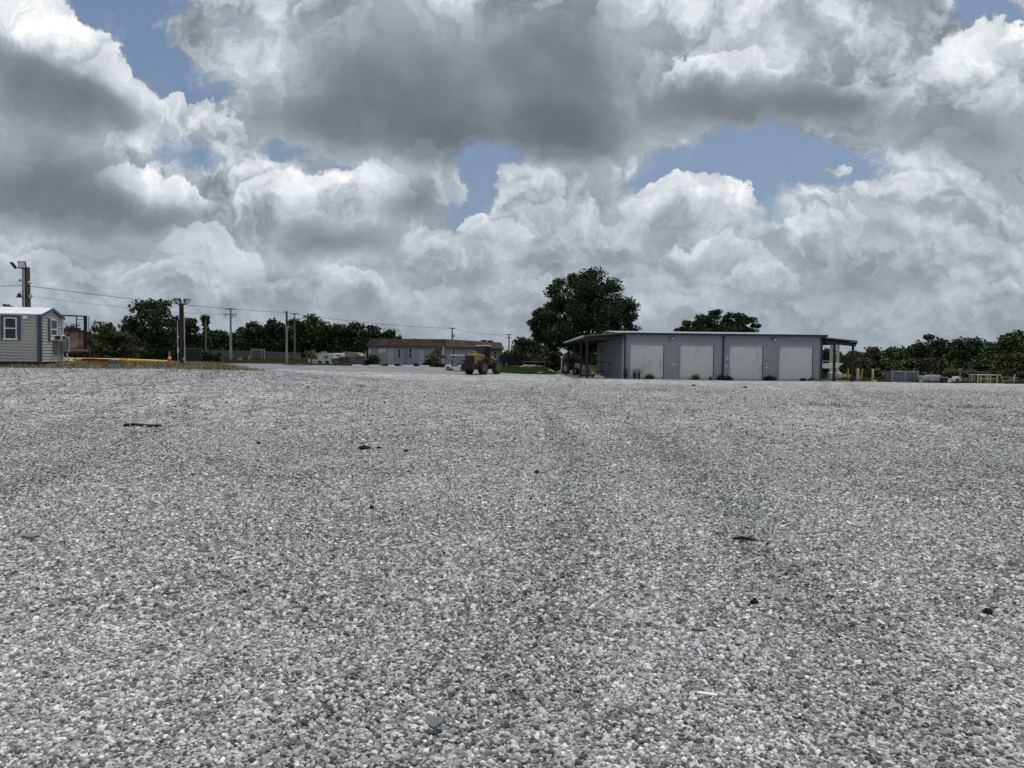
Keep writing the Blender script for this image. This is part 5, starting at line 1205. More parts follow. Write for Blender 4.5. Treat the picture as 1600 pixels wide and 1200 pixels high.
sheet('lawn', np.arange(-3, 7, .5), np.arange(74, 100, .5), .020, mat('lawn_soil', (.045, .075, .016), .95, .3, 1.5), keep=lambda x, y: pip(x, y, LAWN))
blades('grass', 'bright green grass patch between the loader and the garage lean-to', scat(LAWN, 42000, 3), .05, .16, .016, g_green, 3)
Y = 74.5
VERGE = [(ex(-60, 33), 32.0), (-30, 32.3), (-22, 32.4), (-17.5, 33.0), (-13.6, 35.6), (-13.2, 38.5), (-16.5, 44), (-40, 46), (-52, 40)]
blades('dry_grass', 'dry brown and green grass strip along the shed and the yellow pipes', scat(VERGE, 150000, 4, clumpy(1.1, .36)), .05, .24, .012, g_dry, 4, .9)
blades('dry_grass', 'greener weeds mixed into the dry grass by the shed', scat(VERGE, 16000, 5, clumpy(.8, .62)), .06, .30, .014, g_mix, 5, .8)
V2 = [(-64, 92.5), (-31, 92.5), (-28.5, 96), (-30, 112), (-64, 112)]
blades('grass', 'rough green verge below the far chain link fence', scat(V2, 60000, 6, clumpy(.6, .2)), .10, .42, .03, g_mix, 6, .5)
V3 = [(31.2, 64.5), (60, 60.5), (90, 58.5), (95, 70), (60, 74), (31.2, 75)]
blades('grass', 'rough grass fringe along the right edge of the lot', scat(V3, 60000, 7, clumpy(.7, .45)), .06, .38, .026, g_mix, 7, .5)
V4 = [(-27, 83), (-19, 83), (-18.5, 92), (-27, 92)]
blades('grass', 'weedy strip in front of the camper and the dark shed', scat(V4, 12000, 8, clumpy(.8, .5)), .05, .3, .02, g_mix, 8, .5)
# pale boulder and white item on the lawn
def rock(name, label, cat, p, d, m, seed, sub=2, flat=1.0):
    r = np.random.default_rng(seed); bm = bmesh.new(); bmesh.ops.create_icosphere(bm, subdivisions=sub, radius=1)
    from mathutils import noise as nz
    for v in bm.verts:
        f = 1 + .55 * nz.noise(v.co * 1.4 + Vector((seed * 3.1, 0, 0))) + .34 * nz.noise(v.co * 3.3 + Vector((0, seed, 0))); v.co = Vector((v.co.x * d[0] * f, v.co.y * d[1] * f, v.co.z * d[2] * f * flat + d[2] * .55))
    me = bpy.data.meshes.new(name); bm.to_mesh(me); bm.free(); me.materials.append(m); me.shade_flat()
    o = bpy.data.objects.new(name, me); COL.objects.link(o); o.location = p; o.rotation_euler = (0, 0, seed); return tag(o, label, cat)
p = place(842.5, 78.5, 583); k = MB(); k.lathe((0, 0, 0), [(.06, 0), (.22, .03), (.26, .12), (.20, .13), (.10, .08)], n=16); k.tube((.1, 0, .1), (.4, .05, .22), .03, n=6); tag(k.build('hose_reel', white_p, loc=p), 'small white hose pot lying at the right tip of the green grass', 'hose pot')
rock('rubble_heap', 'low grey rubble heap on the back of the green grass', 'rubble heap', place(827, 93, 577), (1.3, .7, .28), conc, 3)
# low carport with pale roof
Y = 99.0; a, b = place(817, Y), place(852, Y); w_ = b.x - a.x; zt = ez(835, 565.5, Y) - a.z
o = thing('carport', 'low carport with a thin pale roof behind the green grass', 'carport', a)
k = MB(); k.box((w_ / 2, 1.5, zt), (w_ + .3, 3.4, .10)); k.build('roof', mat('pale_carport_roof', (.26, .26, .25), .6, .15), o)
for xx in (0, w_ * .55, w_):
    for yy_ in (0, 3.0): k = MB(); k.box((xx, yy_, zt / 2 - .1), (.10, .10, zt)); k.build('post', mat('dull_post', (.16, .165, .165), .6, .2), o)
# dark parked van behind the carport end, low barn seen under it
def car(label, px, Y, rz, body_m, kind='pickup', sc_=1.0, py=575):
    p = place(px, Y, py); o = thing('parked_' + kind, label, kind, p, rz)
    if kind == 'van': prof = [(-2.3, .35), (2.2, .35), (2.35, .6), (2.3, 1.0), (1.6, 1.15), (1.1, 1.85), (-2.1, 1.9), (-2.35, 1.6)]; gs = [(1.0, .55), (0, .8), (-1.2, .9)]
    else: prof = [(-2.5, .45), (2.4, .45), (2.5, .8), (2.35, 1.05), (1.2, 1.15), (.6, 1.75), (-.7, 1.8), (-.85, 1.15), (-2.5, 1.1)]; gs = [(.35, .45), (-.35, .5)]
    k = MB(); k.prism(prof, 1.75, (0, 0, 0)); k.build('body', body_m, o)
    for gx, gw in gs:
        for sy_ in (-1, 1): k = MB(); k.box((gx, sy_ * .885, 1.45), (gw, .02, .42)); k.build('window', dark_glass, o)
    k = MB(); k.box((1.0 if kind != 'van' else 1.42, 0, 1.45), (.04, 1.4, .45), ry=R(-42)); k.build('windshield', dark_glass, o)
    for xx in (-1.5, 1.5):
        for sy_ in (-1, 1):
            k = MB(); k.lathe((xx, sy_ * .80 - .11, .35), [(.18, 0), (.32, .01), (.35, .05), (.35, .17), (.32, .21), (.18, .22)], n=18, axis='Y'); w0 = k.build('wheel', black_p, o, smooth=True)
            k = MB(); k.lathe((xx, sy_ * .80 - .12, .35), [(.04, 0), (.18, .01), (.18, .23), (.04, .24)], n=12, axis='Y'); k.build('rim', chrome, w0, smooth=True)
    o.scale = (sc_,) * 3; return o
car('dark van parked behind the grass beside the far utility pole', 804, 101, R(12), mat('dark_car_paint', (.014, .015, .018), .3, .1), 'van', .9)
car('dark pickup parked in the shade of the carport', 838, 102, R(-8), mat('dark_pickup_paint', (.03, .028, .027), .35, .1), 'pickup', .8)
p = place(877.5, 84); k_h = ez(877, 558, 84) - p.z
o = thing('marker_post', 'white post with a small white sign box near the first lean-to post', 'sign post', p)
k = MB(); k.box((0, 0, k_h / 2), (.12, .12, k_h)); k.build('post', white_p, o); k = MB(); k.box((.03, -.02, k_h), (.34, .16, .22), bev=.02); k.build('sign_box', white_p, o)
# ---- under the left lean-to
p = place(899, 79.5, 580)
o = thing('tractor', 'old dark tractor parked under the left lean-to', 'tractor', p, R(-62))
k = MB(); k.box((.75, 0, .95), (1.5, .6, .6), bev=.08); k.build('bonnet', grey_p, o); k = MB(); k.box((0, 0, .65), (2.6, .45, .35)); k.box((-.7, 0, .95), (.5, .55, .15)); k.build('frame', ld_d, o)
k = MB(); k.box((-.75, 0, 1.15), (.45, .5, .10), bev=.03); k.box((-.98, 0, 1.38), (.10, .5, .4), bev=.03); k.build('seat', ld_d, o)
k = MB(); [k.box((xx, yy_, 1.6), (.06, .06, 1.3)) for xx, yy_ in ((-1.05, .45), (-1.05, -.45))]; k.box((-.7, 0, 2.25), (1.2, 1.15, .06)); k.build('roll_bar', ld_d, o)
for xx, rr in ((-.75, .68), (1.15, .42)):
    for sy_ in (-1, 1):
        k = MB(); k.lathe((xx, sy_ * .72 - .14, rr), [(rr * .5, 0), (rr * .9, .01), (rr, .06), (rr, .22), (rr * .9, .27), (rr * .5, .28)], n=22, axis='Y'); w0 = k.build('wheel', black_p, o, smooth=True)
        k = MB(); k.lathe((xx, sy_ * .72 - .15, rr), [(.05, 0), (rr * .5, .01), (rr * .5, .29), (.05, .3)], n=14, axis='Y'); k.build('rim', grey_p, w0, smooth=True)
p = place(918.5, 74, 584)
for i, (dx_, lb) in enumerate(((-.36, 'pale caged tank under the left lean-to, left one of two'), (.50, 'pale caged tank under the left lean-to, right one, nearer the garage wall'))):
    o = thing('caged_tank', lb, 'tank', (p.x + dx_, p.y, p.z), 0, 'caged tanks under the lean-to')
    k = MB(); k.box((0, 0, .66), (.74, .9, .95), bev=.07); k.build('tank', mat('dull_tank', (.34, .33, .31), .6, .12), o)
    k = MB()
    for zz in (.2, .45, .7, .95, 1.13):
        for sy_ in (-1, 1): k.tube((-.39, sy_ * .47, zz), (.39, sy_ * .47, zz), .012, n=4)
    for xx in (-.39, -.2, 0, .2, .39):
        for sy_ in (-1, 1): k.tube((xx, sy_ * .47, .15), (xx, sy_ * .47, 1.13), .012, n=4)
    for xx in (-.39, .39): k.tube((xx, -.47, .2), (xx, .47, .2), .012, n=4); k.tube((xx, -.47, .95), (xx, .47, .95), .012, n=4)
    k.build('cage', galv, o)
    k = MB(); k.box((0, 0, .07), (.8, 1.0, .13)); k.build('pallet', mat('timber_skid', (.13, .11, .085), .9, .3), o)
p = place(927.5, 69, 586)
o = thing('pressure_washer', 'small yellow and black machine on the gravel by the garage side wall', 'machine', p)
k = MB(); k.box((0, 0, .42), (.42, .5, .34), bev=.05); k.build('body', yellow, o); k = MB(); k.box((-.05, 0, .72), (.3, .3, .16), bev=.04); k.path([(-.2, -.25, .2), (-.35, -.25, .9), (-.35, .25, .9), (-.2, .25, .2)], .018, n=6); k.build('handle', yellow_old, o)
for sy_ in (-1, 1):
    k = MB(); k.lathe((0, sy_ * .30 - .05, .16), [(.05, 0), (.15, .01), (.16, .08), (.05, .1)], n=14, axis='Y'); k.build('wheel', black_p, o, smooth=True)
rags = mat('white_rags', (.55, .54, .52), .9, .15)
for i, (px, py, lb, d) in enumerate(((932, 587, 'crumpled white sack by the lean-to, left one, nearest the yellow machine', (.26, .2, .17)), (936.5, 587.5, 'crumpled white sack by the lean-to, middle and highest one', (.22, .2, .20)), (941, 588, 'crumpled white sack by the lean-to, right one, against the garage wall', (.18, .16, .12)))):
    o = rock('sack', lb, 'sack', place(px, 65.5, py), d, rags, 11 + i, 3); o['group'] = 'white sacks by the lean-to'
p = place(882, 83, 584); T_('small dark weed at the foot of the farthest left lean-to post', 880, 577, 9, 83, m=L_DARK, nl=200, ls=.09, ncl=7, cr=.2, seed=140, shape='bush', z0f=0, name='weed', cat='weed', forks=3, tk=.02)
# ---- weeds along the garage front
def weed(label, px, top, wd, Y, n, ls, seed, m=L_MID, shape='bush', cr=.16):
    p = place(px, Y, 590); H = max(.12, ez(px, top, Y) - p.z); rw = wd * pm(Y) / 2; r = np.random.default_rng(seed); n = int(n * 3.2)
    a_ = r.uniform(0, 6.283, n); q_ = np.sqrt(r.uniform(0, 1, n)) * .75; bx, by = np.cos(a_) * q_ * rw, np.sin(a_) * q_ * min(rw, .35)
    top_ = np.clip(1 - q_ ** 1.8, .25, 1) if shape == 'bush' else np.ones(n); h = H * top_ * r.uniform(.35, 1.0, n); ln = r.uniform(.1, .55, n) * rw; th = r.uniform(0, 6.283, n)
    t = r.uniform(.15, 1, n); c = np.stack([bx + np.cos(th) * ln * t, by + np.sin(th) * ln * t * .6, h * t], 1)       # leaves up the stems
    co, fs = leaves(c, .055, r, up=.1, asp=(.2, .5)); o = thing('weed', label, 'weed', p, 0, 'weeds along the garage front')
    me = mesh_np('leaves', co, fs, r.uniform(0, 1, n)); me.materials.append(m); lo = bpy.data.objects.new('leaves', me); COL.objects.link(lo); lo.parent = o
    k = MB()
    for i in range(0, n, max(1, n // 22)): k.path([(bx[i], by[i], -.02), (bx[i] + math.cos(th[i]) * ln[i] * .4, by[i], h[i] * .6), (bx[i] + math.cos(th[i]) * ln[i], by[i] + math.sin(th[i]) * ln[i] * .6, h[i])], [.008, .006, .003], n=3)
    k.build('stems', m, o)
weed('thin tall weed at the left corner downspout of the garage', 977, 572, 8, 63.9, 90, .075, 150, shape='tall')
weed('tall wispy weed in front of the left end of the first roller door', 992, 575, 9, 63.9, 90, .07, 151, shape='tall')
weed('tall wispy weed in front of the first roller door, second from left', 998, 574, 5, 63.9, 60, .07, 152, shape='tall')
weed('low dense weed clump in front of the right part of the first roller door', 1015, 581, 17, 63.8, 330, .075, 153, m=L_OLIVE)
weed('spiky weed in front of the middle of the second roller door', 1087, 581, 16, 63.8, 200, .08, 154, shape='bush')
weed('small weed at the right foot of the second roller door', 1110, 586, 6, 63.9, 60, .07, 155)
weed('round dark weed bush at the middle downspout', 1127, 583.5, 17, 63.7, 420, .08, 156, m=L_DARK)
weed('round weed bush at the left foot of the third roller door', 1139, 585.5, 13, 63.7, 300, .08, 157, m=L_DARK)
weed('broad weed bush between the third and fourth roller doors, the largest one', 1203, 584, 23, 63.7, 620, .08, 158, m=L_DARK)
weed('low weed at the right part of the fourth roller door', 1255, 589, 12, 63.8, 160, .07, 159, m=L_DARK)
weed('weed at the right corner of the garage front', 1268, 588, 11, 63.8, 200, .07, 160, m=L_DARK)
# ---- debris pile at the right corner
r_ = random.Random(4); c0 = place(1277, 63.2, 592)
for i, (lb, dx_, L_, rz, m_) in enumerate((('pale plank lying on top of the debris at the right garage corner', -.2, .9, .35, white_p), ('dark plank underneath the pale ones at the right garage corner', .1, 1.1, -.3, steel_dark), ('short pale plank pointing at the camera by the right garage corner', .35, .6, 1.2, white_p), ('long grey plank reaching towards the right lean-to', .45, 1.2, .08, grey_p))):
    k = MB(); k.box((0, 0, .03), (L_, .14, .04), rz=rz, ry=.06); k.box((.06, .05, .02), (L_ * .5, .09, .03), rz=rz + .3); tag(k.build('plank', m_, loc=c0 + Vector((dx_, -.1 * i, .02 + .035 * (i % 3)))), lb, 'plank', 'planks at the garage corner')
# ---- gas tanks, silos and bollards by the right lean-to
for px, lb in ((1298, 'white gas tank left of the dark lean-to post'), (1309.5, 'white gas tank right of the dark lean-to post')):
    p = place(px, 69, 590); o = thing('gas_tank', lb, 'gas tank', p, 0, 'white gas tanks at the right lean-to')
    k = MB(); k.lathe((0, 0, 0), [(.26, .05), (.29, .12), (.29, .62), (.25, .72), (.15, .78), (.05, .80)], n=20); k.build('body', mat('tank_white', (.60, .62, .60), .4, .08), o, smooth=True)
    k = MB(); k.lathe((0, 0, 0), [(.24, 0), (.24, .06)], n=20); k.build('foot_ring', grey_p, o); k = MB(); k.lathe((0, 0, .78), [(.12, 0), (.13, .10), (.10, .12)], n=12); k.build('valve_collar', galv, o)
for px, wd, tp, lb in ((1299.5, 6.0, 537, 'pale silo column just left of the dark lean-to post'), (1309, 4.5, 536, 'narrower pale silo column just right of the dark lean-to post')):
    Y = 100.0 if px < 1305 else 103.0; p = place(px, Y, 560); H = ez(px, tp, Y) - p.z; rr = wd * pm(Y) / 2
    o = thing('silo', lb, 'silo', p); k = MB(); k.lathe((0, 0, 0), [(rr, 0), (rr, H - .3)], n=24); k.build('body', mat('silo_grey', (.42, .42, .41), .6, .1, .8, dirt=(.28, .27, .26), dirt_amt=.4), o, smooth=True)
    k = MB(); k.lathe((0, 0, H - .3), [(rr + .03, 0), (rr * .3, .35), (.05, .38)], n=24); k.build('cap', mat('silo_cap', (.20, .20, .20), .6), o, smooth=True)
    k = MB(); [k.lathe((0, 0, zz), [(rr + .02, 0), (rr + .02, .06)], n=24) for zz in (1.2, 2.6, 4.0)]; k.build('band', galv, o)
Y = 80.0; a, b = place(1282, Y), place(1306, Y); zt = ez(1294, 567.5, Y) - a.z; w_ = b.x - a.x
o = thing('boat_trailer', 'pale boat on a trailer seen through the right lean-to', 'boat', a)
k = MB(); k.prism([(0, zt - .35), (.2, zt - .05), (w_, zt), (w_ + .9, zt + .02), (w_ + .2, zt - .55), (.4, zt - .6)], 1.5, (0, .8, 0)); k.build('hull', white_p, o); k = MB(); k.box((w_ * .45, .8, zt + .25), (w_ * .6, 1.1, .04)); [k.box((w_ * f, .3, zt + .1), (.04, .04, .3)) for f in (.2, .7)]; k.build('canopy', white_p, o)
k = MB(); k.box((w_ / 2, .8, .62), (w_ + .6, .8, .08)); k.build('trailer_frame', ld_d, o)
for xx in (w_ * .3, w_ * .6): k = MB(); k.lathe((xx, .0, .30), [(.10, 0), (.29, .02), (.30, .2), (.10, .22)], n=16, axis='Y'); k.build('wheel', black_p, o, smooth=True)
p = place(1286.5, 67.5, 588); k = MB(); k.lathe((0, 0, 0), [(.10, 0), (.11, .02), (.11, .42), (.07, .50), (.03, .52), (.03, .60)], n=14); tag(k.build('fire_extinguisher', red_p, loc=p, smooth=True), 'dark red cylinder between the garage corner and the gas tanks', 'cylinder')
def bollard(label, px, top, bot, Y, rr=.085, m=yellow_old, lean=0.0):
    p = place(px, Y, bot); H = ez(px, top, Y) - p.z; o = thing('bollard', label, 'bollard', p, 0, 'yellow bollards by the right lean-to')
    k = MB(); k.tube((0, 0, -.1), (lean, 0, H - .04), rr, n=14); k.lathe((lean, 0, H - .04), [(rr, 0), (rr * .8, .04), (rr * .3, .06)], n=14); k.build('pipe', m, o, smooth=True)
    k = MB(); k.lathe((0, 0, 0), [(rr * 1.9, -.02), (rr * 1.8, .05), (rr, .07)], n=14); k.build('footing', conc, o)
bollard('plain yellow bollard left of the right lean-to corner post', 1325, 576.5, 589, 67.5)
bollard('wide yellow bollard just right of the right lean-to corner post', 1340, 576.5, 592, 66, .12, cream)
bollard('slim leaning yellow bollard beside the wide one', 1345.5, 577, 591, 66.8, .06, yellow_old, .12)
bollard('lone yellow bollard between the lean-to and the grey kennel panels', 1363.5, 577, 592, 66, .10, cream)
p = place(1342.8, 66.2, 592); o = thing('hydrant', 'small orange and white hydrant between the two close yellow bollards', 'hydrant', p)
k = MB(); k.lathe((0, 0, 0), [(.07, 0), (.07, .45), (.09, .47), (.09, .52), (.05, .6), (.02, .63)], n=12); k.build('body', orange_p, o, smooth=True); k = MB(); k.lathe((0, 0, .25), [(.078, 0), (.078, .1)], n=12); k.build('band', white_p, o)
p = place(1367, 65, 592); k = MB(); k.box((0, 0, .05), (.34, .22, .10), bev=.03); tag(k.build('concrete_block', white_p, loc=p), 'small white block at the foot of the lone yellow bollard', 'block')
# ---- grey kennel panels
Y = 64.5; a, b = place(1394.5, Y), place(1434.5, Y); w_ = b.x - a.x; H = ez(1414, 580.5, Y) - a.z
o = thing('panel_crate', 'grey metal framed panel box standing on the right edge of the lot', 'panel box', a)
k = MB(); slat = mat('grey_slats', (.115, .125, .14), .6, .12, 2)
for i in range(11): k.box((w_ / 2, 0, .08 + (H - .14) * i / 10), (w_ - .06, .03, (H - .14) / 10 * .82))
k.build('front_panel', slat, o); k = MB(); k.box((w_ / 2, 1.2, H / 2), (w_, .05, H)); k.box((0.02, .6, H / 2), (.04, 1.2, H - .04)); k.box((w_ - .02, .6, H / 2), (.04, 1.2, H - .04)); k.build('shell', slat, o)
k = MB(); k.box((w_ / 2, -.03, H), (w_ + .04, .07, .05)); k.box((w_ / 2, -.03, .03), (w_ + .04, .07, .05)); [k.box((xx, -.03, H / 2), (.05, .06, H - .06)) for xx in (0, w_ / 2, w_)]; k.build('frame', galv, o)
# ---- white crated tanks, blue bin
ibc_w = mat('tank_plastic', (.50, .49, .46), .5, .08)
def ibc(label, px, Y, w_, H, m=ibc_w, grp='crated tanks on the right edge of the lot'):
    p = place(px, Y, 598); o = thing('caged_tank', label, 'tank', p, 0, grp)
    k = MB(); k.box((0, .5, H / 2 + .08), (w_, .95, H - .18), bev=.06); k.build('tank', m, o)
    k = MB()
    for i in range(5):
        for yy_ in (0.0, 1.0): k.tube((-w_ / 2 - .03, yy_, .14 + (H - .16) * i / 4), (w_ / 2 + .03, yy_, .14 + (H - .16) * i / 4), .013, n=4)
    for i in range(7):
        for yy_ in (0.0, 1.0): k.tube((-w_ / 2 - .03 + (w_ + .06) * i / 6, yy_, .12), (-w_ / 2 - .03 + (w_ + .06) * i / 6, yy_, H - .02), .013, n=4)
    for xx in (-w_ / 2 - .03, w_ / 2 + .03): k.tube((xx, 0, H - .02), (xx, 1, H - .02), .013, n=4); k.tube((xx, 0, .14), (xx, 1, .14), .013, n=4)
    k.build('cage', galv, o); k = MB(); k.box((0, .5, .05), (w_ + .06, 1.05, .10)); k.build('pallet', mat('timber_skid', (.13, .11, .085), .9, .3), o); return o
ibc('white crated tank, left and lower one of the pair', 1447.5, 64.0, .74, .60); ibc('white crated tank, right and higher one of the pair', 1462, 63.8, .86, .70)
p = place(1476, 63.6, 600); H = ez(1476, 589.5, 63.6) - p.z; o = thing('bin', 'dark blue bin with a pale lid right of the white crated tanks', 'bin', p)
k = MB(); k.prism([(-.24, 0), (.24, 0), (.30, H - .06), (-.30, H - .06)], .55, (0, .3, 0)); k.build('body', navy_p, o); k = MB(); k.box((0, .3, H - .02), (.64, .6, .07), bev=.02); k.build('lid', grey_p, o)
rock('rock', 'small pale rock left of the white crated tanks', 'rock', place(1438.5, 63.8, 598), (.16, .14, .13), conc, 21)
rock('rock', 'pale rock between the blue bin and the beige cart', 'rock', place(1484, 63.4, 599), (.20, .16, .17), conc, 22)
# ---- beige flat cart / generator
p = place(1494.5, 63.2, 600); H = ez(1494, 591.5, 63.2) - p.z; o = thing('generator', 'beige boxed generator with a round dark fan and a white cap', 'generator', p)
k = MB(); k.box((0, .35, H / 2 + .06), (.78, .7, H - .12), bev=.05); k.build('body', cream, o); k = MB(); k.lathe((.08, -.01, H / 2 + .05), [(.17, -.015), (.17, .02)], n=20, axis='Y'); k.build('fan_grille', rust, o)
k = MB(); k.box((.10, .3, H + .10), (.44, .4, .16), bev=.03); k.build('cap', white_p, o)
for xx in (-.28, .28): k = MB(); k.lathe((xx, -.02, .09), [(.03, 0), (.09, .01), (.09, .06), (.03, .07)], n=12, axis='Y'); k.build('wheel', black_p, o, smooth=True)
# ---- low awning with tables, pipe frame
Y = 66.0; a, b = place(1499, Y), place(1543, Y); w_ = b.x - a.x; zt = ez(1520, 580, Y) - a.z
o = thing('awning', 'low dull green awning on thin posts near the right edge of the lot', 'awning', a)
k = MB(); k.prism([(-.1, zt - .15), (-.1, zt + .12), (w_ * .52, zt + .10), (w_, zt - .08), (w_ + .1, zt - .22), (w_ * .5, zt - .10)], 2.2, (0, 1.1, 0)); k.build('roof', mat('dull_green_canvas', (.085, .10, .085), .85, .25), o)
for xx in (.12, w_ * .38, w_ * .70, w_ - .1):
    k = MB(); k.tube((xx, .05, -.05), (xx, .05, zt - .10), .035, n=8); k.build('post', galv, o)
for i, (xx, hh, lb) in enumerate(((.55, .55, 'cream drum under the left part of the low awning'), (1.05, .42, 'short cream drum under the middle of the low awning'), (1.75, .62, 'tall yellowish drum under the right part of the low awning'))):
    p = a + Vector((xx, .8, 0)); k = MB(); k.lathe((0, 0, 0), [(.22, 0), (.23, .02), (.23, hh * .33), (.245, hh * .34), (.23, hh * .36), (.23, hh * .66), (.245, hh * .67), (.23, hh * .69), (.23, hh), (.20, hh + .01)], n=18); tag(k.build('drum', cream if i < 2 else yellow_old, loc=p, smooth=True), lb, 'drum', 'drums under the low awning')
Y = 63.6; a, b = place(1529, Y), place(1564, Y); w_ = b.x - a.x; zt = ez(1546, 586, Y) - a.z
o = thing('storage_rack', 'pale yellow pipe rack with cross rails in front of the awning', 'rack', a)
for xx in (0, w_ * .42, w_ * .85):
    k = MB(); k.tube((xx, 0, -.05), (xx, 0, zt), .05, n=10); k.tube((xx, .9, -.05), (xx, .9, zt), .05, n=10); k.build('post', cream, o)
k = MB(); k.tube((-.12, 0, zt), (w_, 0, zt), .035, n=8); k.tube((-.12, .9, zt), (w_, .9, zt), .035, n=8); k.tube((w_, 0, zt), (w_ + .3, 0, .0), .035, n=8); k.tube((0, 0, zt * .55), (w_ * .85, 0, zt * .55), .03, n=8); k.build('rail', cream, o)
p = place(1575, 64.5, 602); H = ez(1583, 585, 64.5) - p.z
o = thing('farm_gate', 'old grey tubular gate leaning by the far right picture edge', 'gate', p)
k = MB(); k.tube((-.5, 0, H * .70), (.9, .1, H * .62), .03, n=8); k.tube((-.5, 0, .2), (.9, .1, .2), .03, n=8); k.tube((-.5, 0, .0), (-.5, 0, H * .7), .03, n=8); k.tube((-.4, 0, .2), (.8, .1, H * .6), .025, n=8); k.tube((.2, .04, .2), (.2, .04, H * .66), .025, n=8); k.build('frame', grey_p, o)
k = MB(); k.tube((.48, 0, -.1), (.58, 0, H), .055, n=8); k.build('post', trim_pale, o)

# ================================================================== SMALL THINGS LYING ON THE GRAVEL
def hit(px, py):
    """where the view ray through a pixel meets the lot"""
    d = ray(px, py); Y = -EYE / d.z
    for _ in range(30): Y = (gz(d.x * Y, Y) - EYE) / d.z
    return Vector((d.x * Y, Y, gz(d.x * Y, Y)))
dark_rub = mat('dark_rubber_strip', (.020, .020, .021), .85, .3)
a, b = hit(196, 666), hit(249, 668); L_ = (b - a).length; k = MB(); k.path([(-L_ / 2, 0, .03), (-L_ * .2, .02, .05), (L_ * .1, -.01, .03), (L_ / 2, .01, .03)], .032, n=6); k.box((-L_ * .36, 0, .045), (L_ * .22, .11, .05), bev=.01)
tag(k.build('rubber_strip', dark_rub, loc=(a + b) / 2), 'long black rubber strip lying on the gravel at left', 'rubber strip')
def bit(label, px, py, wpx, hpx, m, seed, name='clod', cat='clod', thick=.5):
    p = hit(px, py); s = p.y / F_PX; o = rock(name, label, cat, p + Vector((0, 0, .012)), (wpx * s / 2, wpx * s / 2 * .7, max(.02, hpx * s / 2 * .8)), m, seed, 3); return o
clod = mat('dark_clod', (.022, .020, .019), .95, .4, 20, bump=.6, bs=60); brownc = mat('brown_bark', (.13, .10, .075), .95, .4, 20, bump=.6, bs=60); slate = mat('grey_slate', (.13, .135, .145), .8, .15, 20)
for lb, px, py, w_, h_, m_ in (('largest black clod, left of centre on the gravel', 569.5, 703, 17, 9, clod), ('small black clod just right of the largest one', 592, 701, 7, 5, clod), ('little dark lump left of the largest black clod, higher up', 404, 694, 7, 5, clod),
    ('flat dark lump right of the largest black clod', 634, 706, 9, 4, clod), ('dark lump near the centre of the gravel lot', 839, 740, 10, 7, clod), ('black lump on the right part of the foreground gravel', 1178, 945, 13, 10, clod),
    ('dark lump near the right picture edge in the foreground', 1543, 961, 12, 8, clod), ('dark pebble above the tyre track left of centre', 580, 796, 8, 5, clod), ('small dark clod in the middle distance left of the garage', 788, 581, 0, 0, None),
    ('dark clod in the middle distance in front of the third roller door', 1165, 606, 9, 3, clod), ('dark clod in the middle distance in front of the second roller door', 1084, 603, 6, 3, clod)):
    if m_: bit(lb, px, py, w_, h_, m_, int(px) % 17 + 2)
def slab(label, px, py, wpx, dpx, th_, rz, m, name, cat, tilt=.12):
    p = hit(px, py); s = p.y / F_PX; w_ = wpx * s; d_ = dpx * s * p.y / EYE; r = random.Random(int(px)); n = 6
    poly = [(math.cos(2 * math.pi * i / n) * w_ / 2 * r.uniform(.62, 1.15), math.sin(2 * math.pi * i / n) * d_ / 2 * r.uniform(.55, 1.2)) for i in range(n)]
    k = MB(); k.T = Matrix.Translation((0, 0, .045)) @ Matrix.Rotation(rz, 4, 'Z') @ Matrix.Rotation(tilt, 4, 'X'); k.prism(poly, th_, (0, 0, 0), 'XY'); return tag(k.build(name, m, loc=p), label, cat)
slab('flat tan slab lying tilted on the gravel near the left picture edge', 46, 846, 28, 3.6, .022, .1, mat('tan_slab', (.19, .165, .13), .9, .2, 12), 'stone_slab', 'slab', .25)
slab('dark grey slate chip at the bottom of the picture, left of centre', 681, 1144, 26, 15, .012, -.5, slate, 'slate_chip', 'slate chip', .2)
slab('wide dark slate chip, right of centre near the bottom', 1250, 1071, 24, 5, .012, .2, slate, 'slate_chip', 'slate chip', .18)
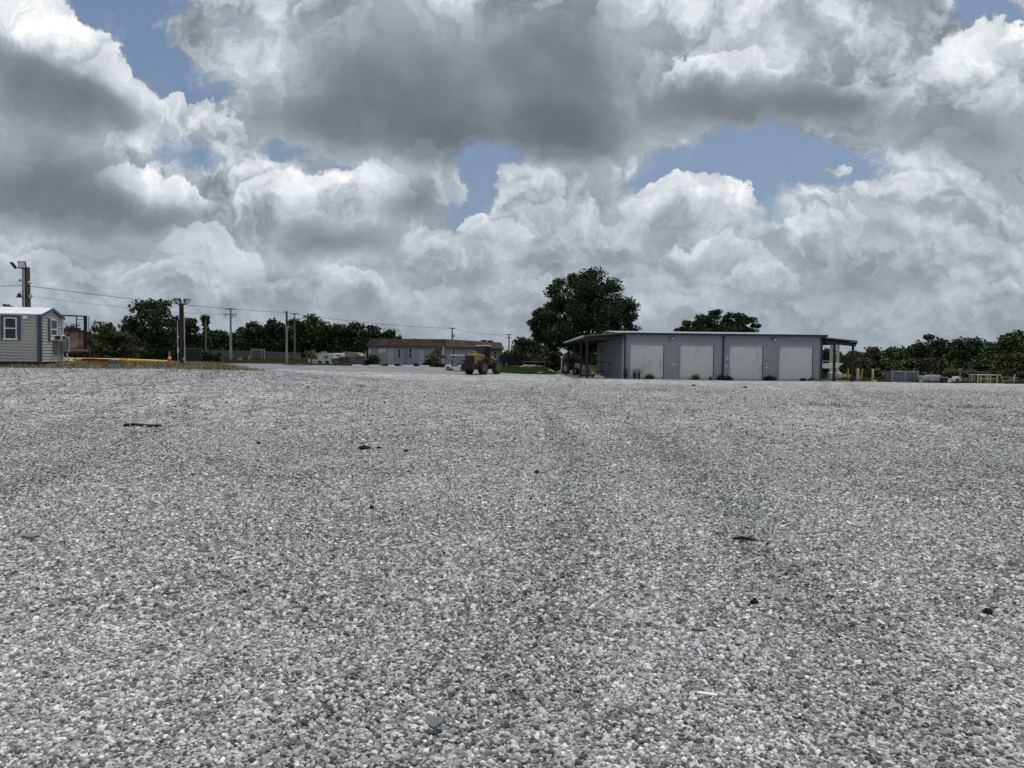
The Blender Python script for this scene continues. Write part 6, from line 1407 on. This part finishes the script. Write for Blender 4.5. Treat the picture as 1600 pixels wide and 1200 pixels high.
slab('flat brown bark piece right of centre in the foreground', 1092, 996, 26, 2.2, .012, -.12, brownc, 'bark_piece', 'bark piece', .15)
slab('small grey slate chip at left in the foreground gravel', 187, 939, 16, 7, .01, .3, slate, 'slate_chip', 'slate chip', .1)
p = hit(1105, 1093); k = MB(); k.box((0, 0, .028), (.092, .017, .008), rz=-.30, bev=.002); tag(k.build('white_splinter', mat('bright_white_plastic', (.80, .80, .78), .5, .05), loc=p), 'bright white splinter of plastic lying on the foreground gravel', 'splinter')
p = hit(1165, 847); k = MB(); k.path([(-.10, .04, .02), (-.03, .0, .04), (.04, -.02, .03), (.10, -.05, .03)], [.012, .016, .014, .006], n=6); k.path([(.02, -.02, .035), (.07, .02, .06)], .006, n=5); tag(k.build('twig', clod, loc=p), 'dark crooked twig right of centre on the gravel', 'twig')
p = hit(262, 935); k = MB(); k.path([(-.05, .02, .02), (0, .0, .035), (.06, .03, .03)], [.006, .008, .004], n=5); tag(k.build('twig', brownc, loc=p), 'short thin twig at left in the foreground gravel', 'twig')
# a few sparse weeds growing through the lot
tiny = leaf_mat('sparse_weed_blades', (.05, .055, .025), (.13, .12, .06))
def patch(label, px, py, wm, dm, n, seed, h=.05):
    c = hit(px, py); r = np.random.default_rng(seed); pts = np.stack([c.x + r.normal(0, wm / 2, n), c.y + r.normal(0, dm / 2, n)], 1)
    blades('sparse_weeds', label, pts, h * .4, h, .003 + c.y * .0002, tiny, seed, .9)
patch('sparse low weeds growing through the gravel near the centre', 770, 838, .5, .5, 260, 31); patch('sparse weeds growing through the gravel right of the centre patch', 885, 828, .3, .3, 120, 32)
patch('tuft of tiny weeds in the foreground gravel', 1098, 1058, .09, .08, 70, 33, .04); patch('sparse weeds on the gravel in front of the fourth roller door', 1290, 633, 1.6, 1.2, 260, 34, .12)
patch('sparse weeds on the gravel towards the right picture edge', 1522, 637, 1.3, 1.0, 260, 35, .14); patch('sparse weeds on the gravel below the grey panel box', 1380, 616, 1.0, 1.5, 160, 36, .14)
